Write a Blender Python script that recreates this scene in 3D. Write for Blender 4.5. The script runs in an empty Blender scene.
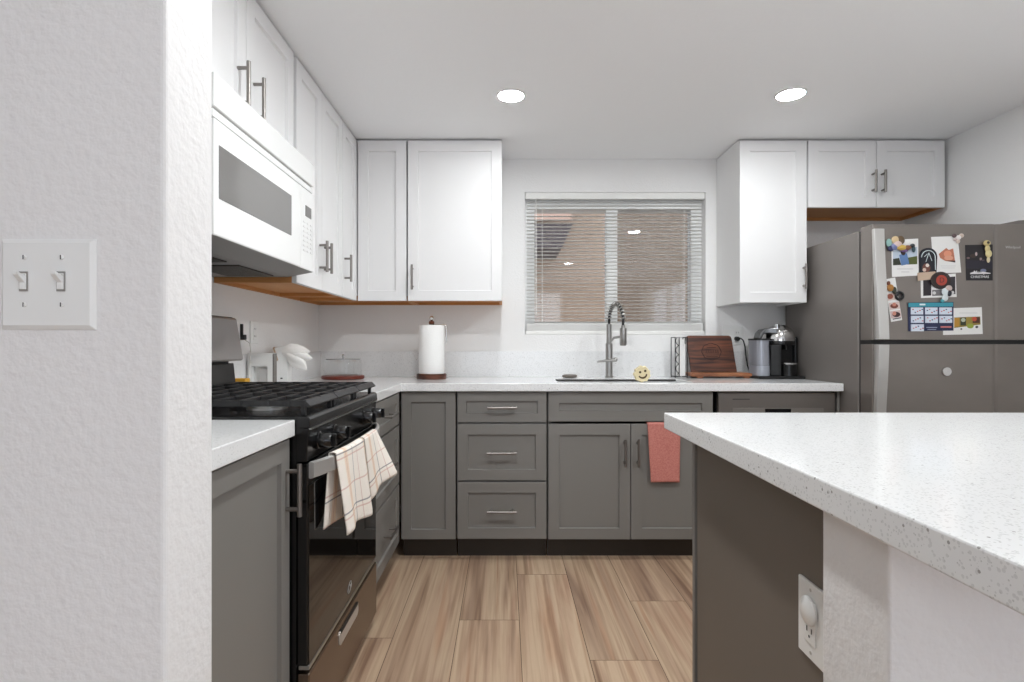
import bpy, bmesh, math, random
from mathutils import Vector, Matrix
PI = math.pi
R = random.Random(7)
S = bpy.context.scene
COL = S.collection

# ------------------------------------------------------------------ camera
F = 550.0; VPX, VPY = 505.0, 345.0; CZ = 1.112
cam = bpy.data.cameras.new('camera'); camo = bpy.data.objects.new('camera', cam); COL.objects.link(camo)
camo.location = (0, 0, CZ); camo.rotation_euler = (PI/2, 0, 0)
cam.sensor_width = 36; cam.sensor_fit = 'HORIZONTAL'; cam.lens = F/1024*36
cam.shift_x = (512-VPX)/1024; cam.shift_y = (VPY-341)/1024
cam.clip_start = .05; cam.clip_end = 100
S.camera = camo
# ------------------------------------------------------------------ world, added fill lamps, exposure
w = bpy.data.worlds.new('world'); S.world = w; w.use_nodes = True
bg = w.node_tree.nodes['Background']; bg.inputs['Color'].default_value = (.80, .88, 1, 1); bg.inputs['Strength'].default_value = 1.8
S.view_settings.view_transform = 'Standard'; S.view_settings.look = 'None'
S.view_settings.gamma = 1; S.view_settings.use_curve_mapping = False
S.view_settings.exposure = 0.58

def area(name, loc, direction, sx, sy, power, color=(1, 1, 1)):
    l = bpy.data.lights.new(name, 'AREA'); l.shape = 'RECTANGLE'; l.size = sx; l.size_y = sy; l.energy = power; l.color = color
    o = bpy.data.objects.new(name, l); COL.objects.link(o); o.location = loc
    o.rotation_euler = Vector(direction).to_track_quat('-Z', 'Y').to_euler()
    return o
area('added_fill_right', (2.53, -1.65, 1.08), (-1, 0.15, 0), 1.9, 1.9, 2, (.97, 1, 1))  # added fill lamp in the unseen opening on the right
area('added_fill_rear', (-.3, -3.18, 1.35), (0, 1, 0.05), 2.6, 1.5, 2, (.97, 1, 1))  # added fill lamp shining forward from the unseen rear opening

# ------------------------------------------------------------------ materials
def lin(c):
    c = c/255
    return c/12.92 if c <= .04045 else ((c+.055)/1.055)**2.4
def rgb(r, g, b): return (lin(r), lin(g), lin(b), 1)
def mat(name, col, rough=.5, metal=0, spec=.5, bump=None, emit=None, coat=0, vary=None):
    m = bpy.data.materials.new(name); m.use_nodes = True
    nt = m.node_tree; b = nt.nodes['Principled BSDF']
    b.inputs['Base Color'].default_value = rgb(*col); b.inputs['Roughness'].default_value = rough
    b.inputs['Metallic'].default_value = metal; b.inputs['Specular IOR Level'].default_value = spec
    b.inputs['Coat Weight'].default_value = coat; b.inputs['Coat Roughness'].default_value = .05
    if emit:
        b.inputs['Emission Color'].default_value = rgb(*col); b.inputs['Emission Strength'].default_value = emit
    tc = nt.nodes.new('ShaderNodeTexCoord')
    if bump:
        sc, st, det = bump
        n = nt.nodes.new('ShaderNodeTexNoise'); n.inputs['Scale'].default_value = sc; n.inputs['Detail'].default_value = det
        nt.links.new(tc.outputs['Object'], n.inputs['Vector'])
        bp = nt.nodes.new('ShaderNodeBump'); bp.inputs['Strength'].default_value = st; bp.inputs['Distance'].default_value = .004
        nt.links.new(n.outputs['Fac'], bp.inputs['Height']); nt.links.new(bp.outputs['Normal'], b.inputs['Normal'])
    if vary:
        scv, c2 = vary
        mp = nt.nodes.new('ShaderNodeMapping'); mp.inputs['Scale'].default_value = scv
        n = nt.nodes.new('ShaderNodeTexNoise'); n.inputs['Scale'].default_value = 1; n.inputs['Detail'].default_value = 5
        nt.links.new(tc.outputs['Object'], mp.inputs['Vector']); nt.links.new(mp.outputs['Vector'], n.inputs['Vector'])
        rp = nt.nodes.new('ShaderNodeValToRGB'); rp.color_ramp.elements[0].position = .35; rp.color_ramp.elements[1].position = .65
        rp.color_ramp.elements[0].color = rgb(*col); rp.color_ramp.elements[1].color = rgb(*c2)
        nt.links.new(n.outputs['Fac'], rp.inputs['Fac']); nt.links.new(rp.outputs['Color'], b.inputs['Base Color'])
    return m

M = {}
M['wall'] = mat('wall_paint', (240, 239, 238), .6, bump=(110, .35, 3), spec=.3)
M['wall_far'] = mat('dining_wall_dimmed', (140, 132, 125), .7, bump=(110, .35, 3), spec=.2)  # unseen dining walls coloured dark to cut bounced light
M['wall_near'] = mat('wall_paint_orange_peel', (236, 234, 233), .55, bump=(75, .55, 3), spec=.35)
M['ceil'] = mat('ceiling_paint', (247, 247, 248), .7, bump=(60, .12, 3), spec=.2)
M['white_cab'] = mat('white_lacquer', (236, 235, 235), .35, spec=.4)
M['grey_cab'] = mat('grey_cabinet_paint', (127, 124, 120), .42, spec=.4)
M['panel'] = mat('taupe_panel', (116, 108, 100), .5, spec=.35)
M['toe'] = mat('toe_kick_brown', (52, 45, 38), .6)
M['wood_under'] = mat('raw_plywood', (205, 145, 85), .55, vary=((3, 3, 20), (190, 128, 70)))
M['nickel'] = mat('satin_nickel', (142, 137, 133), .4, metal=1)
M['faucet_steel'] = mat('faucet_steel', (172, 170, 167), .28, metal=1)
M['steel'] = mat('brushed_steel', (190, 190, 188), .3, metal=1)
M['chrome'] = mat('chrome', (215, 215, 215), .12, metal=1)
M['dark_steel'] = mat('dark_stainless', (140, 133, 128), .38, metal=.7, vary=((3, 3, 5), (133, 126, 121)))
M['fridge_side'] = mat('fridge_side_grey', (124, 118, 114), .45, metal=.25)
M['slate'] = mat('slate_stainless', (122, 106, 92), .25, metal=.9)
M['steel_light'] = mat('light_stainless', (205, 203, 200), .38, metal=.7)
M['black'] = mat('black_enamel', (14, 14, 15), .22, spec=.5)
M['black_matte'] = mat('black_plastic', (18, 18, 19), .5)
M['iron'] = mat('cast_iron', (24, 24, 26), .42, spec=.5, bump=(300, .2, 2))
M['oven_glass'] = mat('oven_glass', (7, 7, 7), .04, spec=.6)
M['knob'] = mat('knob_black', (12, 12, 13), .18, spec=.6)
M['white_plastic'] = mat('white_plastic', (240, 240, 238), .35)
M['white_gloss'] = mat('white_appliance', (242, 242, 241), .08, spec=.55)
M['mw_glass'] = mat('microwave_glass', (122, 120, 118), .08, spec=.6)
M['mw_under'] = mat('grease_grey', (146, 144, 142), .4, metal=.3)
M['mw_dark'] = mat('filter_mesh', (60, 56, 50), .5, metal=.4, bump=(400, .5, 1))
M['vinyl'] = mat('window_vinyl', (246, 246, 245), .35)
M['blind'] = mat('blind_vinyl', (240, 239, 236), .45)
M['cream'] = mat('cabinet_edge_cream', (232, 226, 214), .5)
M['slot'] = mat('dark_slot', (40, 38, 36), .6)
M['paper'] = mat('paper_white', (240, 239, 237), .7)
M['towel_paper'] = mat('paper_towel', (246, 245, 243), .85, bump=(150, .4, 1))
M['cloth_white'] = mat('cloth_white', (246, 244, 241), .8, bump=(60, .25, 2))
M['terry'] = mat('coral_terry', (216, 142, 131), .95, bump=(420, 1.0, 2), vary=((160, 160, 160), (202, 122, 112)))
M['redwood'] = mat('red_wood', (110, 46, 32), .4)
M['yellow'] = mat('mustard_block', (214, 160, 48), .55)
M['sponge'] = mat('sponge_cream', (232, 218, 178), .85, bump=(200, .5, 2))
M['sponge_dark'] = mat('sponge_hollow', (80, 62, 36), .8)
M['tank'] = mat('smoked_tank', (150, 152, 160), .12, metal=.2, spec=.6)
M['tank_low'] = mat('smoked_tank_water', (176, 180, 190), .1, metal=.3, spec=.6)
M['cord_white'] = mat('white_cord', (228, 226, 222), .5)
M['tan'] = mat('tan_edge', (190, 165, 140), .6)
M['stucco'] = mat('neighbour_stucco', (165, 140, 120), .9, bump=(40, .5, 3))
M['rooftile'] = mat('roof_tile_pink', (196, 160, 142), .8, bump=(25, .6, 2))
M['soffit_shade'] = mat('soffit_shade_dark', (70, 58, 62), .8)  # shade below the eave put into the colour
M['conc'] = mat('concrete', (170, 165, 158), .9)

def wood(name, c1, c2, scale, rough=.4, axis='x'):
    m = mat(name, c1, rough); nt = m.node_tree; b = nt.nodes['Principled BSDF']
    tc = nt.nodes['Texture Coordinate']; mp = nt.nodes.new('ShaderNodeMapping'); mp.inputs['Scale'].default_value = scale
    n = nt.nodes.new('ShaderNodeTexNoise'); n.inputs['Scale'].default_value = 1; n.inputs['Detail'].default_value = 6; n.inputs['Distortion'].default_value = .6
    rp = nt.nodes.new('ShaderNodeValToRGB')
    rp.color_ramp.elements[0].position = .38; rp.color_ramp.elements[0].color = rgb(*c1)
    rp.color_ramp.elements[1].position = .62; rp.color_ramp.elements[1].color = rgb(*c2)
    nt.links.new(tc.outputs['Object'], mp.inputs['Vector']); nt.links.new(mp.outputs['Vector'], n.inputs['Vector'])
    nt.links.new(n.outputs['Fac'], rp.inputs['Fac']); nt.links.new(rp.outputs['Color'], b.inputs['Base Color'])
    return m
M['walnut'] = wood('walnut', (52, 26, 17), (112, 62, 40), (3, 10, 45), .35)
M['oak'] = wood('walnut_light', (120, 72, 46), (160, 104, 70), (4, 20, 20), .35)

def quartz():
    m = mat('white_quartz', (238, 238, 238), .12, spec=.5); nt = m.node_tree; b = nt.nodes['Principled BSDF']
    tc = nt.nodes['Texture Coordinate']
    def specks(scale, thr, dens):
        v = nt.nodes.new('ShaderNodeTexVoronoi'); v.inputs['Scale'].default_value = scale
        nt.links.new(tc.outputs['Object'], v.inputs['Vector'])
        sep = nt.nodes.new('ShaderNodeSeparateColor'); nt.links.new(v.outputs['Color'], sep.inputs['Color'])
        a = nt.nodes.new('ShaderNodeMath'); a.operation = 'LESS_THAN'; a.inputs[1].default_value = dens; nt.links.new(sep.outputs['Red'], a.inputs[0])
        d = nt.nodes.new('ShaderNodeMath'); d.operation = 'LESS_THAN'; d.inputs[1].default_value = thr; nt.links.new(v.outputs['Distance'], d.inputs[0])
        e = nt.nodes.new('ShaderNodeMath'); e.operation = 'MULTIPLY'; nt.links.new(a.outputs[0], e.inputs[0]); nt.links.new(d.outputs[0], e.inputs[1])
        return e
    cur = None
    base = nt.nodes.new('ShaderNodeRGB'); base.outputs[0].default_value = rgb(236, 236, 236); cur = base.outputs[0]
    for sc, thr, dens, col in ((190, .40, .32, (220, 220, 220)), (260, .36, .24, (206, 206, 205)), (95, .19, .065, (166, 164, 161))):
        e = specks(sc, thr, dens)
        mx = nt.nodes.new('ShaderNodeMix'); mx.data_type = 'RGBA'
        nt.links.new(e.outputs[0], mx.inputs['Factor']); nt.links.new(cur, mx.inputs[6]); mx.inputs[7].default_value = rgb(*col)
        cur = mx.outputs[2]
    nt.links.new(cur, b.inputs['Base Color'])
    return m
M['quartz'] = quartz()

def floor_mat():
    m = mat('wood_look_plank', (196, 166, 134), .38, spec=.4); nt = m.node_tree; b = nt.nodes['Principled BSDF']
    tc = nt.nodes['Texture Coordinate']
    at = nt.nodes.new('ShaderNodeAttribute'); at.attribute_name = 'plank'
    sc = nt.nodes.new('ShaderNodeVectorMath'); sc.operation = 'SCALE'; sc.inputs['Scale'].default_value = 37
    cb = nt.nodes.new('ShaderNodeCombineXYZ')
    for k in range(3): nt.links.new(at.outputs['Fac'], cb.inputs[k])
    nt.links.new(cb.outputs[0], sc.inputs[0])
    ad = nt.nodes.new('ShaderNodeVectorMath'); ad.operation = 'ADD'; nt.links.new(tc.outputs['Object'], ad.inputs[0]); nt.links.new(sc.outputs[0], ad.inputs[1])
    def noise(scale, det, dist, stops):
        mp = nt.nodes.new('ShaderNodeMapping'); mp.inputs['Scale'].default_value = scale; nt.links.new(ad.outputs[0], mp.inputs['Vector'])
        n = nt.nodes.new('ShaderNodeTexNoise'); n.inputs['Scale'].default_value = 1; n.inputs['Detail'].default_value = det; n.inputs['Distortion'].default_value = dist
        nt.links.new(mp.outputs['Vector'], n.inputs['Vector'])
        rp = nt.nodes.new('ShaderNodeValToRGB'); els = rp.color_ramp.elements
        els[0].position, els[0].color = stops[0][0], rgb(*stops[0][1]); els[1].position, els[1].color = stops[-1][0], rgb(*stops[-1][1])
        for p, c in stops[1:-1]:
            e = els.new(p); e.color = rgb(*c)
        nt.links.new(n.outputs['Fac'], rp.inputs['Fac'])
        return rp
    a = noise((11, .55, 1), 6, .7, [(.30, (150, 120, 98)), (.44, (184, 154, 126)), (.56, (198, 172, 142)), (.70, (180, 144, 116))])
    c = noise((60, 1.6, 1), 4, .2, [(.35, (222, 212, 204)), (.55, (255, 255, 255))])
    d = noise((16, .45, 1), 4, 1.0, [(.32, (176, 152, 134)), (.42, (250, 244, 238)), (.6, (255, 252, 248)), (.72, (238, 208, 186))])
    cur = a.outputs['Color']
    for x in (c, d):
        mx = nt.nodes.new('ShaderNodeMix'); mx.data_type = 'RGBA'; mx.blend_type = 'MULTIPLY'; mx.inputs['Factor'].default_value = .8
        nt.links.new(cur, mx.inputs[6]); nt.links.new(x.outputs['Color'], mx.inputs[7]); cur = mx.outputs[2]
    hs = nt.nodes.new('ShaderNodeHueSaturation'); hs.inputs['Saturation'].default_value = .88; nt.links.new(cur, hs.inputs['Color'])
    mr = nt.nodes.new('ShaderNodeMapRange'); mr.inputs['To Min'].default_value = .93; mr.inputs['To Max'].default_value = 1.05
    nt.links.new(at.outputs['Fac'], mr.inputs['Value']); nt.links.new(mr.outputs[0], hs.inputs['Value'])
    nt.links.new(hs.outputs['Color'], b.inputs['Base Color'])
    return m
M['plank'] = floor_mat()
M['grout'] = mat('plank_joint', (92, 74, 58), .8)

def glass(name, tint=(1, 1, 1), refl=.5, rough=0.0):
    m = bpy.data.materials.new(name); m.use_nodes = True; nt = m.node_tree
    nt.nodes.remove(nt.nodes['Principled BSDF']); out = nt.nodes['Material Output']
    t = nt.nodes.new('ShaderNodeBsdfTransparent'); t.inputs['Color'].default_value = (*tint, 1)
    g = nt.nodes.new('ShaderNodeBsdfGlossy'); g.inputs['Roughness'].default_value = rough
    fr = nt.nodes.new('ShaderNodeFresnel'); fr.inputs['IOR'].default_value = 1.5
    ml = nt.nodes.new('ShaderNodeMath'); ml.operation = 'MULTIPLY'; ml.inputs[1].default_value = refl*2; nt.links.new(fr.outputs[0], ml.inputs[0])
    mx = nt.nodes.new('ShaderNodeMixShader'); nt.links.new(ml.outputs[0], mx.inputs[0]); nt.links.new(t.outputs[0], mx.inputs[1]); nt.links.new(g.outputs[0], mx.inputs[2])
    nt.links.new(mx.outputs[0], out.inputs['Surface'])
    return m
M['glass'] = glass('window_glass', (.96, .97, .97), .8)
def clear_glass():
    m = bpy.data.materials.new('dome_glass'); m.use_nodes = True; nt = m.node_tree
    nt.nodes.remove(nt.nodes['Principled BSDF']); out = nt.nodes['Material Output']
    t = nt.nodes.new('ShaderNodeBsdfTransparent'); t.inputs['Color'].default_value = (.97, .975, .975, 1)
    g = nt.nodes.new('ShaderNodeBsdfGlossy'); g.inputs['Roughness'].default_value = .02; g.inputs['Color'].default_value = (.9, .9, .9, 1)
    lw = nt.nodes.new('ShaderNodeLayerWeight'); lw.inputs['Blend'].default_value = .25
    ml = nt.nodes.new('ShaderNodeMath'); ml.operation = 'MULTIPLY_ADD'; ml.inputs[1].default_value = .45; ml.inputs[2].default_value = .04; nt.links.new(lw.outputs['Facing'], ml.inputs[0])
    mx = nt.nodes.new('ShaderNodeMixShader'); nt.links.new(ml.outputs[0], mx.inputs[0]); nt.links.new(t.outputs[0], mx.inputs[1]); nt.links.new(g.outputs[0], mx.inputs[2])
    nt.links.new(mx.outputs[0], out.inputs['Surface']); return m
M['dome'] = clear_glass()
def screen():
    m = bpy.data.materials.new('insect_screen'); m.use_nodes = True; nt = m.node_tree
    b = nt.nodes['Principled BSDF']; b.inputs['Base Color'].default_value = rgb(70, 70, 68); b.inputs['Alpha'].default_value = .28
    return m
M['screen'] = screen()
def plaid():
    m = mat('plaid_cotton', (238, 228, 216), .9, bump=(260, .5, 2)); nt = m.node_tree; b = nt.nodes['Principled BSDF']
    uv = nt.nodes.new('ShaderNodeUVMap'); uv.uv_map = 'cloth'
    sp = nt.nodes.new('ShaderNodeSeparateXYZ'); nt.links.new(uv.outputs[0], sp.inputs[0])
    base = nt.nodes.new('ShaderNodeRGB'); base.outputs[0].default_value = rgb(240, 231, 221); cur = base.outputs[0]
    def line(sock, period, off, width, col, fac):
        nonlocal cur
        a = nt.nodes.new('ShaderNodeMath'); a.operation = 'ADD'; a.inputs[1].default_value = off; nt.links.new(sock, a.inputs[0])
        md = nt.nodes.new('ShaderNodeMath'); md.operation = 'FLOORED_MODULO'; md.inputs[1].default_value = period; nt.links.new(a.outputs[0], md.inputs[0])
        lt = nt.nodes.new('ShaderNodeMath'); lt.operation = 'LESS_THAN'; lt.inputs[1].default_value = width; nt.links.new(md.outputs[0], lt.inputs[0])
        f = nt.nodes.new('ShaderNodeMath'); f.operation = 'MULTIPLY'; f.inputs[1].default_value = fac; nt.links.new(lt.outputs[0], f.inputs[0])
        mx = nt.nodes.new('ShaderNodeMix'); mx.data_type = 'RGBA'; nt.links.new(f.outputs[0], mx.inputs['Factor'])
        nt.links.new(cur, mx.inputs[6]); mx.inputs[7].default_value = rgb(*col); cur = mx.outputs[2]
    line(sp.outputs['X'], .24, .155, .035, (228, 190, 150), .5)
    line(sp.outputs['X'], .24, .07, .0045, (92, 94, 106), .75)
    line(sp.outputs['X'], .12, .02, .004, (190, 140, 130), .6)
    line(sp.outputs['Y'], .17, .115, .0045, (96, 94, 104), .7)
    line(sp.outputs['Y'], .085, .045, .0045, (206, 160, 146), .6)
    nt.links.new(cur, b.inputs['Base Color'])
    return m
M['plaid'] = plaid()

# ------------------------------------------------------------------ mesh builder
def wloc(o):
    v = Vector((0, 0, 0))
    while o is not None: v += o.location; o = o.parent
    return v
class MB:
    def __init__(s, T=None): s.bm = bmesh.new(); s.T = T or Matrix.Identity(4); s.mi = 0; s.uv = None
    def v(s, p): return s.bm.verts.new(s.T @ Vector(p))
    def f(s, vs):
        try: fc = s.bm.faces.new(vs); fc.material_index = s.mi; return fc
        except ValueError: return None
    def box(s, x0, x1, y0, y1, z0, z1):
        V = [s.v(p) for p in ((x0,y0,z0),(x1,y0,z0),(x1,y1,z0),(x0,y1,z0),(x0,y0,z1),(x1,y0,z1),(x1,y1,z1),(x0,y1,z1))]
        for q in ((0,3,2,1),(4,5,6,7),(0,1,5,4),(1,2,6,5),(2,3,7,6),(3,0,4,7)): s.f([V[i] for i in q])
        return s
    def prism(s, pts, d):
        d = Vector(d); A = [s.v(p) for p in pts]; B = [s.v(Vector(p)+d) for p in pts]; n = len(pts)
        s.f(A); s.f(B[::-1])
        for i in range(n): s.f([A[i], A[(i+1) % n], B[(i+1) % n], B[i]])
        return s
    def poly(s, pts): s.f([s.v(p) for p in pts]); return s
    def loft(s, rings, closed=True, caps=True):
        RV = [[s.v(p) for p in r] for r in rings]; n = len(RV[0])
        for a, b in zip(RV, RV[1:]):
            for i in range(n if closed else n-1): s.f([a[i], a[(i+1) % n], b[(i+1) % n], b[i]])
        if caps: s.f(RV[0][::-1]); s.f(RV[-1])
        return s
    def tube(s, pts, r, seg=10, caps=True):
        pts = [Vector(p) for p in pts]; rs = r if isinstance(r, (list, tuple)) else [r]*len(pts)
        rings = []; up = None
        for i, p in enumerate(pts):
            t = (pts[min(i+1, len(pts)-1)] - pts[max(i-1, 0)]).normalized()
            if up is None:
                up = Vector((0, 0, 1)) if abs(t.z) < .9 else Vector((1, 0, 0))
            a = t.cross(up).normalized(); b = a.cross(t).normalized(); up = b
            rings.append([p + (a*math.cos(2*PI*k/seg) + b*math.sin(2*PI*k/seg))*rs[i] for k in range(seg)])
        return s.loft(rings, True, caps)
    def cyl(s, p0, p1, r, seg=24): return s.tube([p0, p1], r, seg)
    def lathe(s, prof, c, seg=32, axis='z', caps=True):
        rings = []
        for (r, h) in prof:
            ring = []
            for k in range(seg):
                a = 2*PI*k/seg; u, v = r*math.cos(a), r*math.sin(a)
                ring.append({'z': (c[0]+u, c[1]+v, c[2]+h), 'y': (c[0]+u, c[1]+h, c[2]+v), 'x': (c[0]+h, c[1]+u, c[2]+v)}[axis])
            rings.append(ring)
        return s.loft(rings, True, caps)
    def sphere(s, c, r, seg=20, rings=12, scale=(1, 1, 1)):
        prof = [(max(1e-4, math.sin(PI*i/rings)), -math.cos(PI*i/rings)) for i in range(rings+1)]
        rr = [[(c[0]+p*r*scale[0]*math.cos(2*PI*k/seg), c[1]+p*r*scale[1]*math.sin(2*PI*k/seg), c[2]+h*r*scale[2]) for k in range(seg)] for p, h in prof]
        return s.loft(rr, True, True)
    def grid(s, fn, nu, nv):
        uvl = s.bm.loops.layers.uv.get('cloth') or s.bm.loops.layers.uv.new('cloth')
        V = [[None]*(nv+1) for _ in range(nu+1)]; U = {}
        for i in range(nu+1):
            for j in range(nv+1):
                p, uv = fn(i/nu, j/nv); V[i][j] = s.v(p); U[V[i][j]] = uv
        for i in range(nu):
            for j in range(nv):
                fc = s.f([V[i][j], V[i+1][j], V[i+1][j+1], V[i][j+1]])
                for l in fc.loops: l[uvl].uv = U[l.vert]
        return s
    def build(s, name, m, parent=None, bev=0, smooth=None, normals=True, solid=0, sub=0, seg=2):
        if normals: bmesh.ops.recalc_face_normals(s.bm, faces=s.bm.faces)
        if parent is not None: off = wloc(parent)
        else:
            xs = [v.co for v in s.bm.verts]
            off = Vector(((min(p.x for p in xs)+max(p.x for p in xs))/2, (min(p.y for p in xs)+max(p.y for p in xs))/2, min(p.z for p in xs)))
        for v in s.bm.verts: v.co -= off
        me = bpy.data.meshes.new(name); s.bm.to_mesh(me); s.bm.free()
        for mm in (m if isinstance(m, (list, tuple)) else [m]): me.materials.append(mm)
        o = bpy.data.objects.new(name, me); COL.objects.link(o)
        if parent is not None: o.parent = parent
        else: o.location = off
        if smooth is not None:
            me.shade_smooth(); me.set_sharp_from_angle(angle=math.radians(smooth))
        if solid:
            md = o.modifiers.new('solid', 'SOLIDIFY'); md.thickness = solid; md.offset = 0
        if sub:
            md = o.modifiers.new('sub', 'SUBSURF'); md.levels = sub; md.render_levels = sub
        if bev:
            md = o.modifiers.new('bev', 'BEVEL'); md.width = bev; md.segments = seg; md.limit_method = 'ANGLE'; md.angle_limit = math.radians(40)
        return o
def tag(o, label, cat, group=None):
    o['label'] = label; o['category'] = cat
    if group: o['group'] = group
    return o
def struct(o): o['kind'] = 'structure'; return o
def thing(name, label, cat, loc, group=None):
    o = bpy.data.objects.new(name, None); COL.objects.link(o); o.location = loc; o.empty_display_size = .05
    return tag(o, label, cat, group)
def box(name, m, parent, x0, x1, y0, y1, z0, z1, bev=0, **k): return MB().box(x0, x1, y0, y1, z0, z1).build(name, m, parent, bev=bev, **k)
def text_part(name, body, size, m, parent, loc, rot, ext=.0004):
    cu = bpy.data.curves.new('t', 'FONT'); cu.body = body; cu.size = size; cu.extrude = ext; cu.align_x = 'CENTER'; cu.align_y = 'CENTER'
    o = bpy.data.objects.new('t', cu); COL.objects.link(o)
    dg = bpy.context.evaluated_depsgraph_get(); me = bpy.data.meshes.new_from_object(o.evaluated_get(dg))
    bpy.data.objects.remove(o); me.materials.clear(); me.materials.append(m)
    T = Matrix.Translation(Vector(loc)-wloc(parent)) @ Matrix(rot).to_4x4()
    me.transform(T)
    q = bpy.data.objects.new(name, me); COL.objects.link(q); q.parent = parent
    return q
ROT_Y = ((1, 0, 0), (0, 0, -1), (0, 1, 0))      # text facing -y
ROT_X = ((0, 0, 1), (1, 0, 0), (0, 1, 0))       # text facing +x, reading along +y

# ------------------------------------------------------------------ key planes
YB = 3.45; XL = -1.169; XR = 2.51; CEIL = 2.279
CT = .915; CB = .875; CL = CT + .0006

# ------------------------------------------------------------------ setting
def plank_floor():
    mb = MB(); x0 = .0576; wd = .242; g = .0012; L = 1.2
    known = {0: 2.666, -1: 2.224, 1: 1.94, 2: 2.389, -3: 2.087}
    lay = mb.bm.faces.layers.float.new('plank')
    xmin, xmax, ymin, ymax = -2.6, XR, -3.2, YB
    k = math.floor((xmin-x0)/wd)
    while x0+k*wd < xmax:
        a, b = max(xmin, x0+k*wd), min(xmax, x0+(k+1)*wd)
        j = known.get(k, R.uniform(1.6, 2.8)); y = j
        while y > ymin: y -= L
        while y < ymax:
            c, d = max(ymin, y), min(ymax, y+L)
            if d-c > .01:
                fc = mb.f([mb.v(p) for p in ((a+g, c+g, 0), (b-g, c+g, 0), (b-g, d-g, 0), (a+g, d-g, 0))]); fc[lay] = R.random()
            y += L
        k += 1
    mb.mi = 1
    mb.box(xmin-.1, xmax+.1, ymin-.1, ymax+.1, -.06, -.0015)
    return mb.build('floor', [M['plank'], M['grout']])
struct(plank_floor())
struct(box('ceiling', M['ceil'], None, -2.74, 2.65, -3.34, 3.6, CEIL, CEIL+.1))
WX0, WX1, WZ0, WZ1 = .125, 1.258, 1.178, 2.071
mb = MB()
mb.box(-1.309, WX0, YB, YB+.14, 0, CEIL).box(WX1, 2.65, YB, YB+.14, 0, CEIL).box(WX0, WX1, YB, YB+.14, 0, WZ0).box(WX0, WX1, YB, YB+.14, WZ1, CEIL)
bmesh.ops.remove_doubles(mb.bm, verts=mb.bm.verts, dist=1e-5)
struct(mb.build('wall_back', M['wall']))
struct(box('wall_left', M['wall'], None, XL-.14, XL, .848, YB, 0, CEIL))
mb = MB(); mb.box(XR, XR+.14, -.6, YB, 0, CEIL).box(XR, XR+.14, -3.2, -2.7, 0, CEIL).box(XR, XR+.14, -2.7, -.6, 2.1, CEIL)
struct(mb.build('wall_right', M['wall']))
mb = MB(); mb.box(-2.74, -1.7, -3.34, -3.2, 0, CEIL).box(1.1, XR+.14, -3.34, -3.2, 0, CEIL).box(-1.7, 1.1, -3.34, -3.2, 0, .55).box(-1.7, 1.1, -3.34, -3.2, 2.15, CEIL)
struct(mb.build('wall_rear', M['wall_far']))
struct(box('wall_dining', M['wall_far'], None, -2.74, -2.6, -3.2, .848, 0, CEIL))
struct(MB().box(-2.6, -.45, .728, .848, 0, CEIL).build('wall_entry', M['wall_near'], bev=.006, seg=3))
struct(MB().box(.50, XR, .716, .867, 0, .867).build('wall_peninsula', M['wall_near'], bev=.004, seg=3))

# window: vinyl slider
win = bpy.data.objects.new('window_1', None); COL.objects.link(win); win.location = ((WX0+WX1)/2, YB+.1, WZ0); struct(win)
fy0, fy1 = YB+.065, YB+.135
GZ0, GZ1 = 1.262, 1.976
mb = MB(); mb.box(WX0, .189, fy0, fy1, WZ0, WZ1).box(1.188, WX1, fy0, fy1, WZ0, WZ1).box(.189, 1.188, fy0, fy1, WZ0, GZ0).box(.189, 1.188, fy0, fy1, GZ1, WZ1)
mb.build('frame', M['vinyl'], win, bev=.002)
box('meeting_rail', M['vinyl'], win, .648, .72, fy0+.005, fy1-.01, GZ0, GZ1, bev=.003)
box('glass_pane', M['glass'], win, .189, .648, fy0+.03, fy0+.034, GZ0, GZ1)
box('glass_pane', M['glass'], win, .72, 1.188, fy0+.014, fy0+.018, GZ0, GZ1)
box('insect_screen', M['screen'], win, .72, 1.188, fy1-.012, fy1-.011, GZ0, GZ1)

# frames of the invented rear openings, unseen behind the camera
w2 = bpy.data.objects.new('window_2', None); COL.objects.link(w2); w2.location = (-.3, -3.27, .55); struct(w2)
mb = MB(); mb.box(-1.7, -1.64, -3.3, -3.24, .55, 2.15).box(1.04, 1.1, -3.3, -3.24, .55, 2.15).box(-1.64, 1.04, -3.3, -3.24, .55, .61).box(-1.64, 1.04, -3.3, -3.24, 2.09, 2.15).box(-.33, -.27, -3.3, -3.24, .61, 2.09)
mb.build('frame', M['vinyl'], w2)
d1 = bpy.data.objects.new('door_1', None); COL.objects.link(d1); d1.location = (XR+.1, -1.65, 0); struct(d1)
mb = MB(); mb.box(XR+.06, XR+.12, -2.7, -2.62, 0, 2.1).box(XR+.06, XR+.12, -.68, -.6, 0, 2.1).box(XR+.06, XR+.12, -2.62, -.68, 2.03, 2.1).box(XR+.06, XR+.12, -2.62, -.68, 0, .06).box(XR+.06, XR+.12, -1.69, -1.61, .06, 2.03)
mb.build('frame', M['vinyl'], d1)

# outside: house next door
h = thing('neighbour_house', 'tan stucco house with tiled eave seen through the window blind', 'house', (.6, 5.8, -.3))
box('wall', M['stucco'], h, -2.5, 4.5, 5.7, 5.9, -.3, 4.2)
mb = MB(); mb.prism([(-2.5, 5.0, 2.42), (-2.5, 5.7, 2.95), (-2.5, 5.7, 2.87), (-2.5, 5.0, 2.33)], (3.08, 0, 0)); mb.build('eave', M['rooftile'], h)
box('fascia', M['rooftile'], h, -2.5, .6, 4.97, 5.0, 2.24, 2.44)
mb = MB(); mb.prism([(-2.5, 5.0, 2.22), (.62, 5.0, 2.22), (.52, 5.0, 2.0), (-2.5, 5.0, 2.0)], (0, .7, 0)); mb.build('soffit_shade', M['soffit_shade'], h)  # soffit block coloured dark for the shade under the eave
struct(box('ground_outside', M['conc'], None, -4, 6, 3.6, 7, -.4, -.3))

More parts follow.
